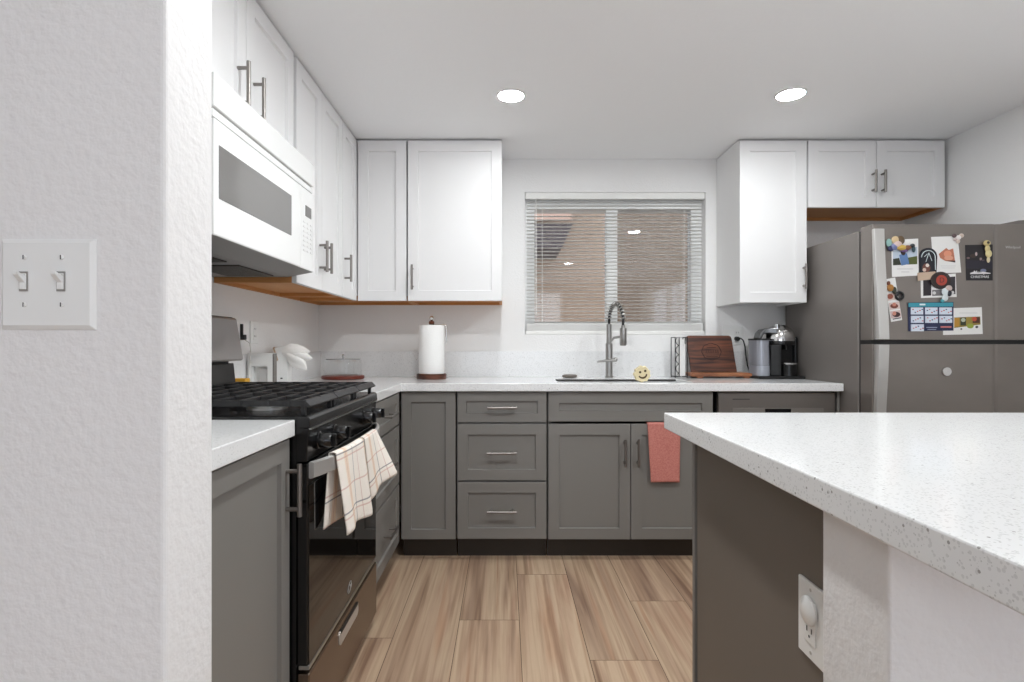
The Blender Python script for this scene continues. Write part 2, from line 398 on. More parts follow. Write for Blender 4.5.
# ------------------------------------------------------------------ joinery helpers
Z = Vector((0, 0, 1))
def door_mesh(o, u, n, w_, h_, rail, t=.02, rec=.010):
    o, u, n = Vector(o), Vector(u), Vector(n)
    P = lambda a, b, c: o + u*a + Z*b + n*c
    mb = MB(); ring = lambda i, c: [P(i, i, c), P(w_-i, i, c), P(w_-i, h_-i, c), P(i, h_-i, c)]
    e = .0014
    seq = [ring(0, 0), ring(0, t-e), ring(e, t), ring(rail, t), ring(rail+.0025, t-rec)]
    mb.loft(seq, True, True)
    return mb
def handle(parent, c, ax, n, L=.14, name='handle', r=.0064, d=.034):
    c, ax, n = Vector(c), Vector(ax), Vector(n)
    mb = MB(); mb.cyl(c+n*d-ax*L/2, c+n*d+ax*L/2, r, 12)
    for s in (-1, 1): mb.cyl(c+ax*s*L*.36-n*.001, c+ax*s*L*.36+n*d, r*.85, 10)
    return mb.build(name, M['nickel'], parent, smooth=35)
def front(name, parent, o, u, n, w_, h_, m, rail=.058, hnd=None, hax=None, hl=.14):
    d = door_mesh(o, u, n, w_, h_, rail).build(name, m, parent)
    if hnd is not None:
        p = Vector(o)+Vector(u)*hnd[0]+Z*hnd[1]+Vector(n)*.02
        handle(d, p, hax, n, hl)
    return d
def underside(parent, x0, x1, y0, y1, z, m):
    mb = MB(); t = .016
    mb.box(x0+t, x1-t, y0+t, y1-t, z+.016, z+.024)
    mb.box(x0, x1, y0, y0+t, z, z+.03).box(x0, x1, y1-t, y1, z, z+.03).box(x0, x0+t, y0+t, y1-t, z, z+.03).box(x1-t, x1, y0+t, y1-t, z, z+.03)
    return mb.build('underside', m, parent)
PX, PY = (1, 0, 0), (0, 1, 0); NY = (0, -1, 0)
UZ0, UZ1 = 1.362, 2.2755
UXF = -.856    # carcass front of left uppers
UYF = 3.127    # carcass front of back uppers
WC = M['white_cab']; GC = M['grey_cab']

# left uppers -----------------------------------------------------------
c = thing('wall_cabinet', 'white two-door wall cabinet directly above the microwave', 'wall cabinet', (-1.01, 1.81, 1.832))
box('body', WC, c, XL+.002, UXF, 1.445, 2.182, 1.835, UZ1)
for k, (a, b) in enumerate(((1.448, 1.776), (1.780, 2.176))):
    front('door', c, (UXF, a, 1.84), PY, PX, b-a, UZ1-.008-1.84, WC, .058, ((b-a-.055, .085) if k == 0 else (.05, .085)), Z, .15)
c = thing('wall_cabinet', 'tall white two-door wall cabinet between the microwave and the corner cabinet', 'wall cabinet', (-1.01, 2.51, UZ0))
box('body', WC, c, XL+.002, UXF, 2.206, 2.826, UZ0+.03, UZ1); underside(c, XL+.002, UXF, 2.206, 2.826, UZ0, M['wood_under'])
for k, (a, b) in enumerate(((2.208, 2.511), (2.515, 2.825))):
    front('door', c, (UXF, a, UZ0), PY, PX, b-a, UZ1-.008-UZ0, WC, .058, ((b-a-.03, .15) if k == 0 else (.03, .15)), Z, .14)
c = thing('wall_cabinet', 'narrow white wall cabinet with one handle, last on the left wall before the corner', 'wall cabinet', (-1.01, 2.97, UZ0))
box('body', WC, c, XL+.002, UXF, 2.830, 3.100, UZ0+.03, UZ1); underside(c, XL+.002, UXF, 2.830, 3.100, UZ0, M['wood_under'])
front('door', c, (UXF, 2.832, UZ0), PY, PX, .268, UZ1-.008-UZ0, WC, .058, (.035, .15), Z, .14)
# back uppers
c = thing('wall_cabinet', 'narrow white corner wall cabinet without handle, facing the room in the back corner', 'wall cabinet', (-.86, 3.28, UZ0))
box('body', WC, c, XL+.002, -.5575, UYF, YB-.001, UZ0+.03, UZ1); underside(c, XL+.002, -.5575, UYF, YB-.001, UZ0, M['wood_under'])
front('door', c, (-.832, UYF, UZ0), PX, NY, .274, UZ1-.008-UZ0, WC, .058)
c = thing('wall_cabinet', 'wide white single-door wall cabinet to the left of the window', 'wall cabinet', (-.28, 3.28, UZ0))
box('body', WC, c, -.5495, -.018, UYF, YB-.001, UZ0+.03, UZ1); underside(c, -.5515, -.018, UYF, YB-.001, UZ0, M['wood_under'])
front('door', c, (-.549, UYF, UZ0), PX, NY, .531, UZ1-.008-UZ0, WC, .058, (.028, .13), Z, .14)
RZ0 = 1.352
c = thing('wall_cabinet', 'tall white single-door wall cabinet between the window and the refrigerator', 'wall cabinet', (1.515, 3.28, RZ0))
box('body', WC, c, 1.327, 1.705, UYF, YB-.001, RZ0+.03, UZ1); underside(c, 1.327, 1.705, UYF, YB-.001, RZ0, WC)
front('door', c, (1.327, UYF, RZ0), PX, NY, .378, UZ1-.008-RZ0, WC, .058, (.358, .145), Z, .14)
c = thing('wall_cabinet', 'short white two-door wall cabinet above the refrigerator', 'wall cabinet', (2.1, 3.28, 1.89))
box('body', WC, c, 1.711, 2.486, UYF, YB-.001, 1.92, UZ1); underside(c, 1.711, 2.486, UYF, YB-.001, 1.89, M['wood_under'])
front('door', c, (1.714, UYF, 1.89), PX, NY, .382, UZ1-.008-1.89, WC, .058, (.382-.022, .14), Z, .125)
front('door', c, (2.100, UYF, 1.89), PX, NY, .385, UZ1-.008-1.89, WC, .058, (.028, .14), Z, .125)

# base cabinets ---------------------------------------------------------
BYF = 2.855; BXF = -.58; FZ0, FZ1 = .110, .868
def carcass_back(c, x0, x1):
    box('body', GC, c, x0, x1, BYF, YB-.003, .105, CB-.002)
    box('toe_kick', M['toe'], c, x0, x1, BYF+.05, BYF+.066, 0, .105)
c = thing('base_cabinet', 'narrow grey base cabinet without handle in the back corner', 'base cabinet', (-.4, 3.15, 0))
carcass_back(c, -.534, -.2545); front('door', c, (-.5345, BYF, FZ0), PX, NY, .2785, FZ1-FZ0, GC, .05)
c = thing('base_cabinet', 'grey three-drawer base cabinet between the corner and the sink cabinet', 'base cabinet', (-.02, 3.15, 0))
carcass_back(c, -.2475, .2165)
for a, b in ((.714, .868), (.4145, .704), (.113, .4045)):
    front('drawer', c, (-.2455, BYF, a), PX, NY, .459, b-a, GC, .054 if b-a > .2 else .045, (.2295, (b-a)/2), Vector(PX), .15)
c = thing('base_cabinet', 'wide grey sink cabinet with two doors under a false drawer front', 'base cabinet', (.648, 3.15, 0))
mb = MB(); mb.box(.222, .238, BYF, YB-.003, .105, CB-.002).box(1.058, 1.074, BYF, YB-.003, .105, CB-.002).box(.238, 1.058, BYF, YB-.003, .105, .121).box(.238, 1.058, YB-.012, YB-.003, .121, CB-.002).box(.238, 1.058, BYF, BYF+.018, .735, CB-.002)
mb.build('body', GC, c); box('toe_kick', M['toe'], c, .222, 1.074, BYF+.05, BYF+.066, 0, .105)
front('false_front', c, (.2245, BYF, .7175), PX, NY, .847, .1505, GC, .055)
front('door', c, (.2245, BYF, FZ0), PX, NY, .4215, .5945, GC, .056, (.39, .45), Z, .14)
front('door', c, (.650, BYF, FZ0), PX, NY, .4215, .5945, GC, .056, (.032, .45), Z, .14)
BXC = -.5565
c = thing('base_cabinet', 'grey three-drawer base cabinet between the stove and the back corner', 'base cabinet', (-.87, 2.5, 0))
box('body', GC, c, XL+.003, BXC, 2.206, 2.826, .105, CB-.002)
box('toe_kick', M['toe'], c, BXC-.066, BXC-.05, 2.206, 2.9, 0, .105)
for a, b in ((.714, .868), (.4145, .704), (.113, .4045)):
    front('drawer', c, (BXC, 2.209, a), PY, PX, .58, b-a, GC, .054 if b-a > .2 else .045, (.29, (b-a)/2), Vector(PY), .15)
c = thing('base_cabinet', 'grey base cabinet with a tall handle in front of the stove', 'base cabinet', (-.87, 1.14, 0))
box('body', GC, c, XL+.003, BXF, .851, 1.432, .105, CB-.002)
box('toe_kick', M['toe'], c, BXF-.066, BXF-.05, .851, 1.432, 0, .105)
front('door', c, (BXF, .853, FZ0), PY, PX, .577, FZ1-FZ0, GC, .052, (.555, .63), Z, .135)
c = thing('end_panel', 'thin grey end panel between the dishwasher and the refrigerator', 'panel', (1.7225, 3.15, 0))
box('panel', GC, c, 1.718, 1.731, BYF-.01, YB-.003, 0, CB-.002)

# peninsula cabinet
c = thing('peninsula_cabinet', 'taupe grey cabinet under the near right quartz slab, plain side panel facing the aisle', 'base cabinet', (1.5, 1.2, 0))
box('side_panel', M['panel'], c, .543, .560, .869, 1.553, .0, .866)
box('body', GC, c, .561, XR-.004, .869, 1.55, .105, .866)
box('toe_kick', M['toe'], c, .561, XR-.004, 1.47, 1.486, 0, .105)
for k in range(4):
    x0 = .539+k*.49
    front('door', c, (x0+.482, 1.563, FZ0), (-1, 0, 0), (0, 1, 0), .482, .75, GC, .056, (.03 if k % 2 else .452, .62), Z, .14)

# countertops -----------------------------------------------------------
def slab(name, outer, hole, z0, z1, label):
    mb = MB(); bm = mb.bm
    if hole is None: mb.prism([(x, y, z0) for x, y in outer], (0, 0, z1-z0))
    else:
        hx0, hx1, hy0, hy1 = hole
        # outer is the L: build from rectangles, welded
        for (a, b, c_, d) in ((outer[0], hx0, hy0, hy1), (hx1, outer[1], hy0, hy1)):
            mb.box(a, b, c_, d, z0, z1)
        mb.box(outer[0], hx0, outer[2], hy0, z0, z1).box(hx0, hx1, outer[2], hy0, z0, z1).box(hx1, outer[1], outer[2], hy0, z0, z1)
        mb.box(outer[0], hx0, hy1, outer[3], z0, z1).box(hx0, hx1, hy1, outer[3], z0, z1).box(hx1, outer[1], hy1, outer[3], z0, z1)
    return mb
SX0, SX1, SY0, SY1 = .285, .995, 2.90, 3.19
top = thing('countertop', 'white speckled quartz countertop along the back wall with sink cutout', 'countertop', (.3, 3.1, CB))
mb = MB(); xs = [XL+.001, -.532, SX0, SX1, 1.732]; ys = [2.204, 2.812, SY0, SY1, YB-.001]
cells = [(i, j) for i in range(4) for j in range(4) if not (i == 2 and j == 2) and not (j == 0 and i > 0)]
pos = {(a, b): i for i, (a, b) in enumerate([(a, b) for a in range(5) for b in range(5)])}
vt = {}; 
def gv(a, b, zz):
    k = (a, b, zz)
    if k not in vt: vt[k] = mb.v((xs[a], ys[b], zz))
    return vt[k]
for (i, j) in cells:
    mb.f([gv(i, j, CT), gv(i+1, j, CT), gv(i+1, j+1, CT), gv(i, j+1, CT)])
    mb.f([gv(i, j+1, CB), gv(i+1, j+1, CB), gv(i+1, j, CB), gv(i, j, CB)])
    for (di, dj, a, b) in ((0, -1, (i, j), (i+1, j)), (1, 0, (i+1, j), (i+1, j+1)), (0, 1, (i+1, j+1), (i, j+1)), (-1, 0, (i, j+1), (i, j))):
        if (i+di, j+dj) not in cells: mb.f([gv(*a, CB), gv(*b, CB), gv(*b, CT), gv(*a, CT)])
mb.build('slab', M['quartz'], top, bev=.0025)
mb = MB(); mb.box(XL+.001, WX1+.46, YB-.021, YB-.001, CT, 1.072).box(XL+.001, XL+.021, 2.204, YB-.021, CT, 1.072)
mb.build('backsplash', M['quartz'], top)
tag(MB().box(XL+.002, -.548, .850, 1.436, CB, .917).build('countertop', M['quartz'], None, bev=.0025), 'short white quartz countertop in front of the stove', 'countertop')
tag(MB().box(.4655, XR-.002, .36, 1.612, .868, .914).build('peninsula_countertop', M['quartz'], None, bev=.003), 'large white speckled quartz slab of the peninsula at near right', 'countertop')

# sink + faucet ---------------------------------------------------------
sk = thing('sink', 'stainless undermount sink below the window', 'sink', (.64, 3.04, .70))
mb = MB(); a, b, c_, d = SX0-.004, SX1+.004, SY0-.004, SY1+.004
ro = lambda i, z: [(a+i, c_+i, z), (b-i, c_+i, z), (b-i, d-i, z), (a+i, d-i, z)]
mb.loft([ro(-.02, CB-.001), ro(0, CB-.001), ro(.004, .73), ro(.02, .715)], True, True); mb.build('basin', M['steel'], sk, normals=False)
mb = MB(); mb.tube([(SX0+.008, SY1-.007, .9085), (SX1-.008, SY1-.007, .9085)], .0055, 8)  # thin dark line along the far edge of the cutout only
mb.build('far_dark_line', M['slot'], sk)
fx, fy = .629, 3.325
fa = thing('faucet', 'brushed steel spring-neck faucet behind the sink', 'faucet', (fx, fy, CL))
mb = MB(); mb.lathe([(.027, 0), (.027, .006), (.021, .012), (.021, .075), (.021, .205), (.016, .21), (.0155, .32), (.012, .324)], (fx, fy, CL), 24); mb.build('body', M['faucet_steel'], fa, smooth=40)
sxp, syp = .684, 3.185
def arc(t):   # 0 at column top, 1 at spray head
    a = PI*t
    k = (1-math.cos(a))/2
    return Vector((fx+(sxp-fx)*k, fy+(syp-fy)*k, 1.262+.098*math.sin(a)+ (-.01)*t))
mb = MB(); mb.tube([(fx, fy, 1.235)]+[arc(i/24) for i in range(25)]+[(sxp, syp, 1.225)], .0075, 10); mb.build('hose', M['black_matte'], fa, smooth=60)
N = 520; pts = []
for i in range(N+1):
    t = i/N; p = arc(t); q = arc(min(1, t+.01))-arc(max(0, t-.01)); q.normalize()
    u = Vector((-(syp-fy), sxp-fx, 0)).normalized(); v = q.cross(u).normalized(); an = 2*PI*15*t
    pts.append(p+(u*math.cos(an)+v*math.sin(an))*.0115)
MB().tube(pts, .0038, 6).build('spring', M['faucet_steel'], fa, smooth=60)
mb = MB(); mb.lathe([(.011, .118), (.012, .105), (.0195, .1), (.0195, .01), (.017, 0), (.012, 0)], (sxp, syp, 1.108), 20); mb.build('spray_head', M['faucet_steel'], fa, smooth=40)
MB().tube([(fx, fy, 1.10), (fx+.008, fy-.02, 1.135), (fx+.02, fy-.05, 1.155), (fx+.045, fy-.115, 1.16), (sxp, syp+.02, 1.16)], .0075, 10).build('support_arm', M['faucet_steel'], fa, smooth=60)
mb = MB(); mb.tube([(fx-.075, fy-.02, 1.012), (fx-.02, fy-.022, 1.018), (fx+.03, fy-.022, 1.022)], [.006, .008, .012], 10); mb.sphere((fx+.035, fy-.02, 1.024), .014, 12, 8); mb.build('lever', M['faucet_steel'], fa, smooth=60)
mb = MB(); mb.lathe([(.02, 0), (.038, .002), (.044, .008), (.042, .016), (.03, .02), (.006, .021)], (0, 0, 0), 24)
for v in mb.bm.verts: v.co = Vector((.388+v.co.x*1.05, 3.30+v.co.y*.8, CL+v.co.z))
tag(mb.build('soap_dish', mat('dark_grey_ceramic', (112, 104, 96), .4), None, smooth=50), 'small dark grey oval dish left of the faucet', 'dish')
# scrub sponge with a smile
sp = thing('scrub_sponge', 'round cream sponge with a smiling cut-out face, standing at the sink edge', 'sponge', (.712, 2.862, CL))
T = Matrix.Translation((.712, 2.862, CL+.0455)) @ Matrix.Rotation(math.radians(-14), 4, 'Y')
mb = MB(T); n = 64; ring = []
for k in range(n):
    a = 2*PI*k/n; rr = .0415*(1+.05*math.sin(9*a)+(.05*math.sin(14*a) if 0.2 < a < 2.9 else 0)); ring.append((rr*math.cos(a), 0, rr*math.sin(a)))
mb.loft([[(x*.93, -.016, z*.93) for x, y, z in ring], [(x, -.012, z) for x, y, z in ring], [(x, .012, z) for x, y, z in ring], [(x*.93, .016, z*.93) for x, y, z in ring]])
mb.build('body', M['sponge'], sp, smooth=50)
mb = MB(T)
for ex in (-.010, .017): mb.cyl((ex, -.0175, .013), (ex, -.015, .013), .0062, 14)
arcp = [(.024*math.cos(a), .024*math.sin(a)) for a in [PI+.25+(PI-.5)*i/12 for i in range(13)]]
outer = [(x, -.0175, z) for x, z in arcp]; inner = [(x*.72, -.0175, z*.62) for x, z in arcp[::-1]]
mb.prism(outer+inner, (0, .0025, 0)); mb.build('face', M['sponge_dark'], sp)

# blind -----------------------------------------------------------------
bl = thing('window_blind', 'white horizontal mini blind lowered over the sliding window', 'blind', ((WX0+WX1)/2, YB+.03, WZ0))
box('headrail', M['blind'], bl, WX0+.003, WX1-.003, YB+.002, YB+.042, WZ1-.042, WZ1-.001, bev=.003)
mb = MB(); pitch = .0222; zt = WZ1-.058; zb = 1.258; nsl = int((zt-zb)/pitch)+1
tl = math.radians(-5)
for i in range(nsl):
    zc = zb+i*pitch; pr = []
    for k in range(5):
        u = (k/4-.5)*.025; cr = .0016*(1-(2*k/4-1)**2)
        pr.append((u*math.cos(tl), u*math.sin(tl)+cr))
    mb.loft([[(X, YB+.024+u, zc+vv) for u, vv in pr]+[(X, YB+.024+u, zc+vv-.0007) for u, vv in pr[::-1]] for X in (WX0+.012, WX1-.012)])
mb.build('slats', M['blind'], bl)
mb = MB()
for i in range(14): mb.box(WX0+.012, WX1-.012, YB+.0115, YB+.0365, 1.2+i*.0036, 1.2+i*.0036+.0026)
mb.build('stacked_slats', M['blind'], bl)
box('bottom_rail', M['blind'], bl, WX0+.004, WX1-.004, YB+.006, YB+.04, WZ0+.001, WZ0+.022, bev=.003)
for X in (.235, 1.13):
    mb = MB()
    for yy in (YB+.0095, YB+.0385): mb.cyl((X, yy, 1.2), (X, yy, WZ1-.042), .0011, 6)
    mb.build('ladder_cord', M['blind'], bl)
MB().cyl((WX0+.07, YB+.004, 1.3), (WX0+.07, YB+.004, WZ1-.045), .003, 8).build('tilt_wand', M['blind'], bl)

# microwave ---------------------------------------------------------------
MY0, MY1, MXF = 1.445, 2.199, -.764
mw = thing('microwave', 'white over-the-range microwave mounted above the stove', 'microwave', (-.97, 1.82, 1.385))
box('body', M['white_gloss'], mw, XL+.002, MXF-.035, MY0, MY1, 1.402, 1.832)
box('top_vent', M['white_gloss'], mw, MXF-.035, MXF, MY0, MY1, 1.742, 1.832, bev=.004)
box('vent_strip', M['white_gloss'], mw, MXF-.035, MXF-.004, MY0, MY1, 1.716, 1.736, bev=.002)
box('vent_gap', M['slot'], mw, MXF-.035, MXF-.012, MY0+.002, MY1-.002, 1.71, 1.745)
dr = box('door', M['white_gloss'], mw, MXF-.035, MXF, MY0, 2.052, 1.402, 1.711, bev=.004)
box('window', M['mw_glass'], dr, MXF-.001, MXF+.0015, 1.468, 1.966, 1.503, 1.646, bev=.001)
cp = box('control_panel', M['white_gloss'], mw, MXF-.035, MXF-.001, 2.055, MY1, 1.402, 1.711, bev=.003)
box('display', mat('lcd_grey', (110, 108, 106), .2), cp, MXF-.002, MXF+.001, 2.108, 2.168, 1.607, 1.648)
mb = MB()
for r_ in range(7):
    for q in range(3): mb.box(MXF-.002, MXF+.0006, 2.088+q*.036, 2.108+q*.036, 1.578-r_*.018, 1.584-r_*.018)
mb.build('keypad', mat('keypad_grey', (218, 217, 216), .5), cp)
mb = MB(); mb.prism([(MXF-.004, MY0, 1.402), (MXF-.10, MY0, 1.383), (XL+.004, MY0, 1.383), (XL+.004, MY0, 1.402)], (0, MY1-MY0-.004, 0)); mb.build('bottom_pan', M['mw_under'], mw)
for y0 in (1.50, 1.86): box('grease_filter', M['mw_dark'], mw, XL+.09, -.90, y0, y0+.28, 1.379, 1.384, bev=.001)

# stove -------------------------------------------------------------------
GY0, GY1 = 1.441, 2.199; GXF = -.512
st = thing('stove', 'black gas stove with cast iron grates and stainless handle', 'stove', (-.83, 1.82, 0))
box('body', M['black'], st, XL+.006, GXF-.035, GY0, GY1, .045, .905)
for X in (XL+.06, GXF-.06):
    for Y in (GY0+.04, GY1-.04): MB().cyl((X, Y, 0), (X, Y, .05), .015, 12).build('foot', M['black_matte'], st)
mb = MB(); mb.prism([(XL+.03, GY0, .905), (XL+.03, GY0, .925), (GXF-.008, GY0, .925), (GXF, GY0, .919), (GXF+.002, GY0, .893), (GXF-.03, GY0, .893)], (0, GY1-GY0, 0)); mb.build('cooktop', M['black'], st, bev=.003)
mb = MB(); mb.prism([(GXF-.036, GY0, .805), (GXF-.036, GY0, .895), (GXF-.002, GY0, .892), (GXF-.008, GY0, .805)], (0, GY1-GY0, 0)); cpn = mb.build('control_panel', M['black'], st, bev=.002)
box('trim_line', M['steel'], st, GXF-.004, GXF+.003, GY0+.004, GY1-.004, .8895, .8925)
for Y in (1.515, 1.655, 1.985, 2.125):
    mb = MB(); mb.lathe([(.024, -.006), (.024, .006), (.0205, .008), (.0195, .036), (.017, .04)], (GXF-.004, Y, .85), 24, 'x'); k = mb.build('knob', M['knob'], st, smooth=40)
    box('grip', M['knob'], k, GXF+.03, GXF+.047, Y-.005, Y+.005, .832, .868, bev=.002)
od = box('oven_door', M['black'], st, GXF-.034, GXF-.006, GY0+.003, GY1-.003, .268, .800, bev=.003)
box('glass', M['oven_glass'], od, GXF-.007, GXF-.003, GY0+.006, GY1-.006, .27, .742, bev=.001)
box('bottom_trim', M['steel'], od, GXF-.03, GXF-.002, GY0+.003, GY1-.003, .258, .268, bev=.001)
hy0, hy1 = GY0+.012, GY1-.012; ringsP = []
for i in range(41):
    u = i/40; X = GXF-.002+.044*(1-abs(2*u-1)**3.2); Y = hy0+(hy1-hy0)*u
    ringsP.append([(X, Y, .758), (X+.009, Y, .762), (X+.009, Y, .800), (X, Y, .804), (X-.005, Y, .800), (X-.005, Y, .762)])
MB().loft(ringsP).build('handle', M['steel_light'], od, smooth=30)
mb = MB(); e = [(GXF-.0025, 1.822+.02*math.cos(a)*1.0-.004*math.sin(a), .31+.0*a+.012*math.sin(a)+.01*math.cos(a)) for a in [2*PI*i/24 for i in range(25)]]
mb.tube(e, .0014, 6); mb.sphere((GXF-.002, 1.83, .312), .004, 8, 6); mb.build('emblem', M['steel_light'], od)
dw = box('drawer', M['slate'], st, GXF-.034, GXF-.001, GY0+.003, GY1-.003, .045, .248, bev=.004)
mb = MB(); yy0, yy1 = 1.70, 1.915
mb.prism([(GXF-.0015, yy0, .186), (GXF-.0015, yy0+.012, .178), (GXF-.0015, yy1-.012, .178), (GXF-.0015, yy1, .186), (GXF-.0015, yy1, .214), (GXF-.0015, yy1-.012, .222), (GXF-.0015, yy0+.012, .222), (GXF-.0015, yy0, .214)], (.003, 0, 0))
mb.build('pull', M['steel_light'], dw)
box('lip', M['black_matte'], dw, GXF-.001, GXF+.003, yy0+.01, yy1-.01, .214, .223)
# burners
for (X, Y, r_) in ((-.70, 1.62, .045), (-.70, 2.02, .05), (-.97, 1.62, .04), (-.97, 2.02, .036), (-.84, 1.82, .042)):
    mb = MB(); mb.lathe([(r_+.012, 0), (r_+.012, .006), (r_, .008), (r_, .014)], (X, Y, .925), 28)
    bu = mb.build('burner', M['steel'], st, smooth=40)
    MB().lathe([(r_-.004, 0), (r_-.003, .006), (r_-.01, .009), (.003, .0095)], (X, Y, .939), 28).build('burner_cap', M['iron'], bu, smooth=40)
def grate(y0, y1):
    mb = MB(); x0, x1 = -1.065, GXF-.002; zt, zb = .966, .949; w_ = .006
    def bar(ax, pos, a, b):
        if ax == 'y': mb.prism([(pos-w_*.6, a, zt), (pos+w_*.6, a, zt), (pos+w_, a, zb), (pos-w_, a, zb)], (0, b-a, 0))
        else: mb.prism([(a, pos-w_*.6, zt), (a, pos+w_*.6, zt), (a, pos+w_, zb), (a, pos-w_, zb)], (b-a, 0, 0))
    # front bar: wide sloped lip
    mb.prism([(x1-.024, y0, zt), (x1-.014, y0, zt-.001), (x1, y0, zb+.002), (x1-.004, y0, zb-.003), (x1-.02, y0, zb)], (0, y1-y0, 0))
    bar('y', x0+w_, y0, y1)
    for t in (.14, .27, .40, .53, .66, .79, .90): bar('y', x0+(x1-x0)*t, y0, y1)
    for Y in (y0+w_, y1-w_, (y0+y1)/2): bar('x', Y, x0, x1-.012)
    for X in (x0+.012, x1-.022):
        for Y in (y0+.012, y1-.012): mb.prism([(X-.006, Y-.006, .925), (X+.006, Y-.006, .925), (X+.006, Y+.006, .925), (X-.006, Y+.006, .925)], (0, 0, zb-.925+.004))
    mb.build('grate', M['iron'], st, bev=.0015)
grate(GY0+.012, 1.692); grate(1.697, 1.943); grate(1.948, GY1-.012)
bgd = MB().prism([(XL+.01, GY0, .92), (-1.072, GY0, .925), (-1.084, GY0, 1.04), (XL+.01, GY0, 1.04)], (0, GY1-GY0, 0)).build('back_riser', M['black'], st, bev=.003)
mb = MB(); mb.prism([(XL+.008, GY0, 1.05), (-1.049, GY0, 1.05), (-1.045, GY0, 1.058), (-1.071, GY0, 1.212), (-1.078, GY0, 1.22), (XL+.008, GY0, 1.22)], (0, GY1-GY0, 0)); mb.build('console', mat('console_steel', (158, 154, 152), .4, metal=.5), st, bev=.006, seg=3)
mb = MB(); mb.box(XL+.012, -1.10, GY0+.01, GY1-.01, 1.038, 1.052); mb.build('console_gap', M['black_matte'], st)
mb = MB(); mb.prism([(XL+.008, GY0+.002, 1.2195), (-1.086, GY0+.002, 1.2195), (-1.092, GY0+.002, 1.223), (XL+.008, GY0+.002, 1.223)], (0, GY1-GY0-.004, 0)); mb.build('console_cap', M['black_matte'], st)

# towels on the stove handle ---------------------------------------------
def hx(y):
    u = (y-hy0)/(hy1-hy0); return GXF-.002+.044*(1-abs(2*u-1)**3.2)
def towel(name, y0, y1, zf, zbk, fn, label, mt, group=None):
    mb = MB(); Lf = .8065-zf; Lb = .8065-zbk; tot = Lf+.03+Lb
    def P(a, b):
        s_ = a*tot; y = y0+(y1-y0)*b
        if s_ < Lf: side, d = 1, Lf-s_; z = zf+s_; x = .0125
        elif s_ < Lf+.03:
            q = (s_-Lf)/.03*PI; side, d = 0, 0; z = .8065+.004*math.sin(q); x = .0025+.010*math.cos(q)
        else: side, d = -1, s_-Lf-.03; z = .8065-d; x = -.0075
        dx, dy, dz = fn(side, d, b); X = hx(y+dy)+x 
        return (X+dx, y+dy, z+dz), (b*(y1-y0)*1.35+.03, s_)
    mb.grid(P, 60, 36)
    o = mb.build(name, mt, None, smooth=180, solid=.003)
    return tag(o, label, 'towel', group)
def fa_(side, d, b):
    if side == 0: return 0, 0, 0
    k = min(1, d/.22)
    if side > 0: return .010*k*(1+math.sin(b*9+.6))+.012*k, (b-.5)*.02*k+.016*k, .006*k*math.sin(b*5)
    return -.004*k*(1+math.sin(b*8)), (-.022+.012*b)*k, 0
towel('dish_towel', 1.545, 1.775, .575, .60, fa_, 'cream plaid dish towel hanging lowest on the oven handle, nearer of the two', M['plaid'])
def fb_(side, d, b):
    if side == 0: return 0, 0, 0
    k = min(1, d/.2)
    if side > 0: return (.014+.05*b*b)*k+.006*k*math.sin(b*8), .03*k, .045*b*k
    return -.004*k*(1+math.sin(b*7)), 0, 0
towel('dish_towel', 1.79, 1.965, .60, .575, fb_, 'cream plaid dish towel with flared corner at the far end of the oven handle', M['plaid'])

# coral towel over the sink cabinet door
mb = MB(); tx0, tx1 = .733, .902; fyd = BYF-.02
def P(a, b):
    Lf, Lb = .31, .06; tot = Lf+.034+Lb; s_ = a*tot; x = tx0+(tx1-tx0)*b; zt = .7105
    if s_ < Lf:
        d = Lf-s_; k = d/Lf
        p = (x+(.5-b)*.022*k+.004*k, fyd-.006-.006*k-.0025*math.sin(b*7+1)*k, .410+s_+(.006*math.sin(b*3)*k))
        p = (p[0], p[1], zt-(d*(zt-.408)/Lf)) 
    elif s_ < Lf+.034:
        q = (s_-Lf)/.034; p = (x, fyd-.006+.032*q, zt)
    else: p = (x, fyd+.0262, zt-(s_-Lf-.034))
    return p, (b, s_)
mb.grid(P, 44, 20)
o = mb.build('hand_towel', M['terry'], None, smooth=180, solid=.0045)
tag(o, 'coral terry hand towel hung over the right sink cabinet door', 'towel')

# things in the back left corner -----------------------------------------
def plate_back(name, label, x0, x1, z0, z1, kinds):
    o = thing(name, label, 'outlet', ((x0+x1)/2, YB-.003, z0)); box('plate', M['white_plastic'], o, x0, x1, YB-.006, YB, z0, z1, bev=.002)
    n = len(kinds); w_ = (x1-x0)/n
    for i, k in enumerate(kinds):
        cx = x0+w_*(i+.5); cz = (z0+z1)/2
        r_ = box('receptacle' if k == 'o' else 'rocker', M['white_plastic'], o, cx-.017, cx+.017, YB-.008, YB-.005, cz-.034, cz+.034, bev=.001)
        if k == 'o':
            mb = MB()
            for dz in (.017, -.017): mb.box(cx-.008, cx-.006, YB-.0085, YB-.0075, cz+dz-.004, cz+dz+.004).box(cx+.006, cx+.008, YB-.0085, YB-.0075, cz+dz-.004, cz+dz+.004)
            mb.build('slots', M['slot'], r_)
    return o
plate_back('wall_outlet', 'white double wall plate behind the coffee machine, cord plugged in', 1.362, 1.487, 1.113, 1.232, 'ro')
o = thing('wall_outlet', 'white outlet plate on the left wall behind the stove console', 'outlet', (XL+.003, 2.555, 1.12))
box('plate', M['white_plastic'], o, XL, XL+.006, 2.517, 2.593, 1.118, 1.222, bev=.002)
r_ = box('receptacle', M['white_plastic'], o, XL+.005, XL+.008, 2.538, 2.572, 1.136, 1.204, bev=.001)
mb = MB()
for dz in (1.153, 1.187): mb.box(XL+.0075, XL+.0085, 2.546, 2.548, dz-.004, dz+.004).box(XL+.0075, XL+.0085, 2.561, 2.563, dz-.004, dz+.004)
mb.build('slots', M['slot'], r_)
pl = thing('plug', 'small black plug with a white cord, on the left wall beside the stove console', 'plug', (XL+.02, 2.44, 1.13))
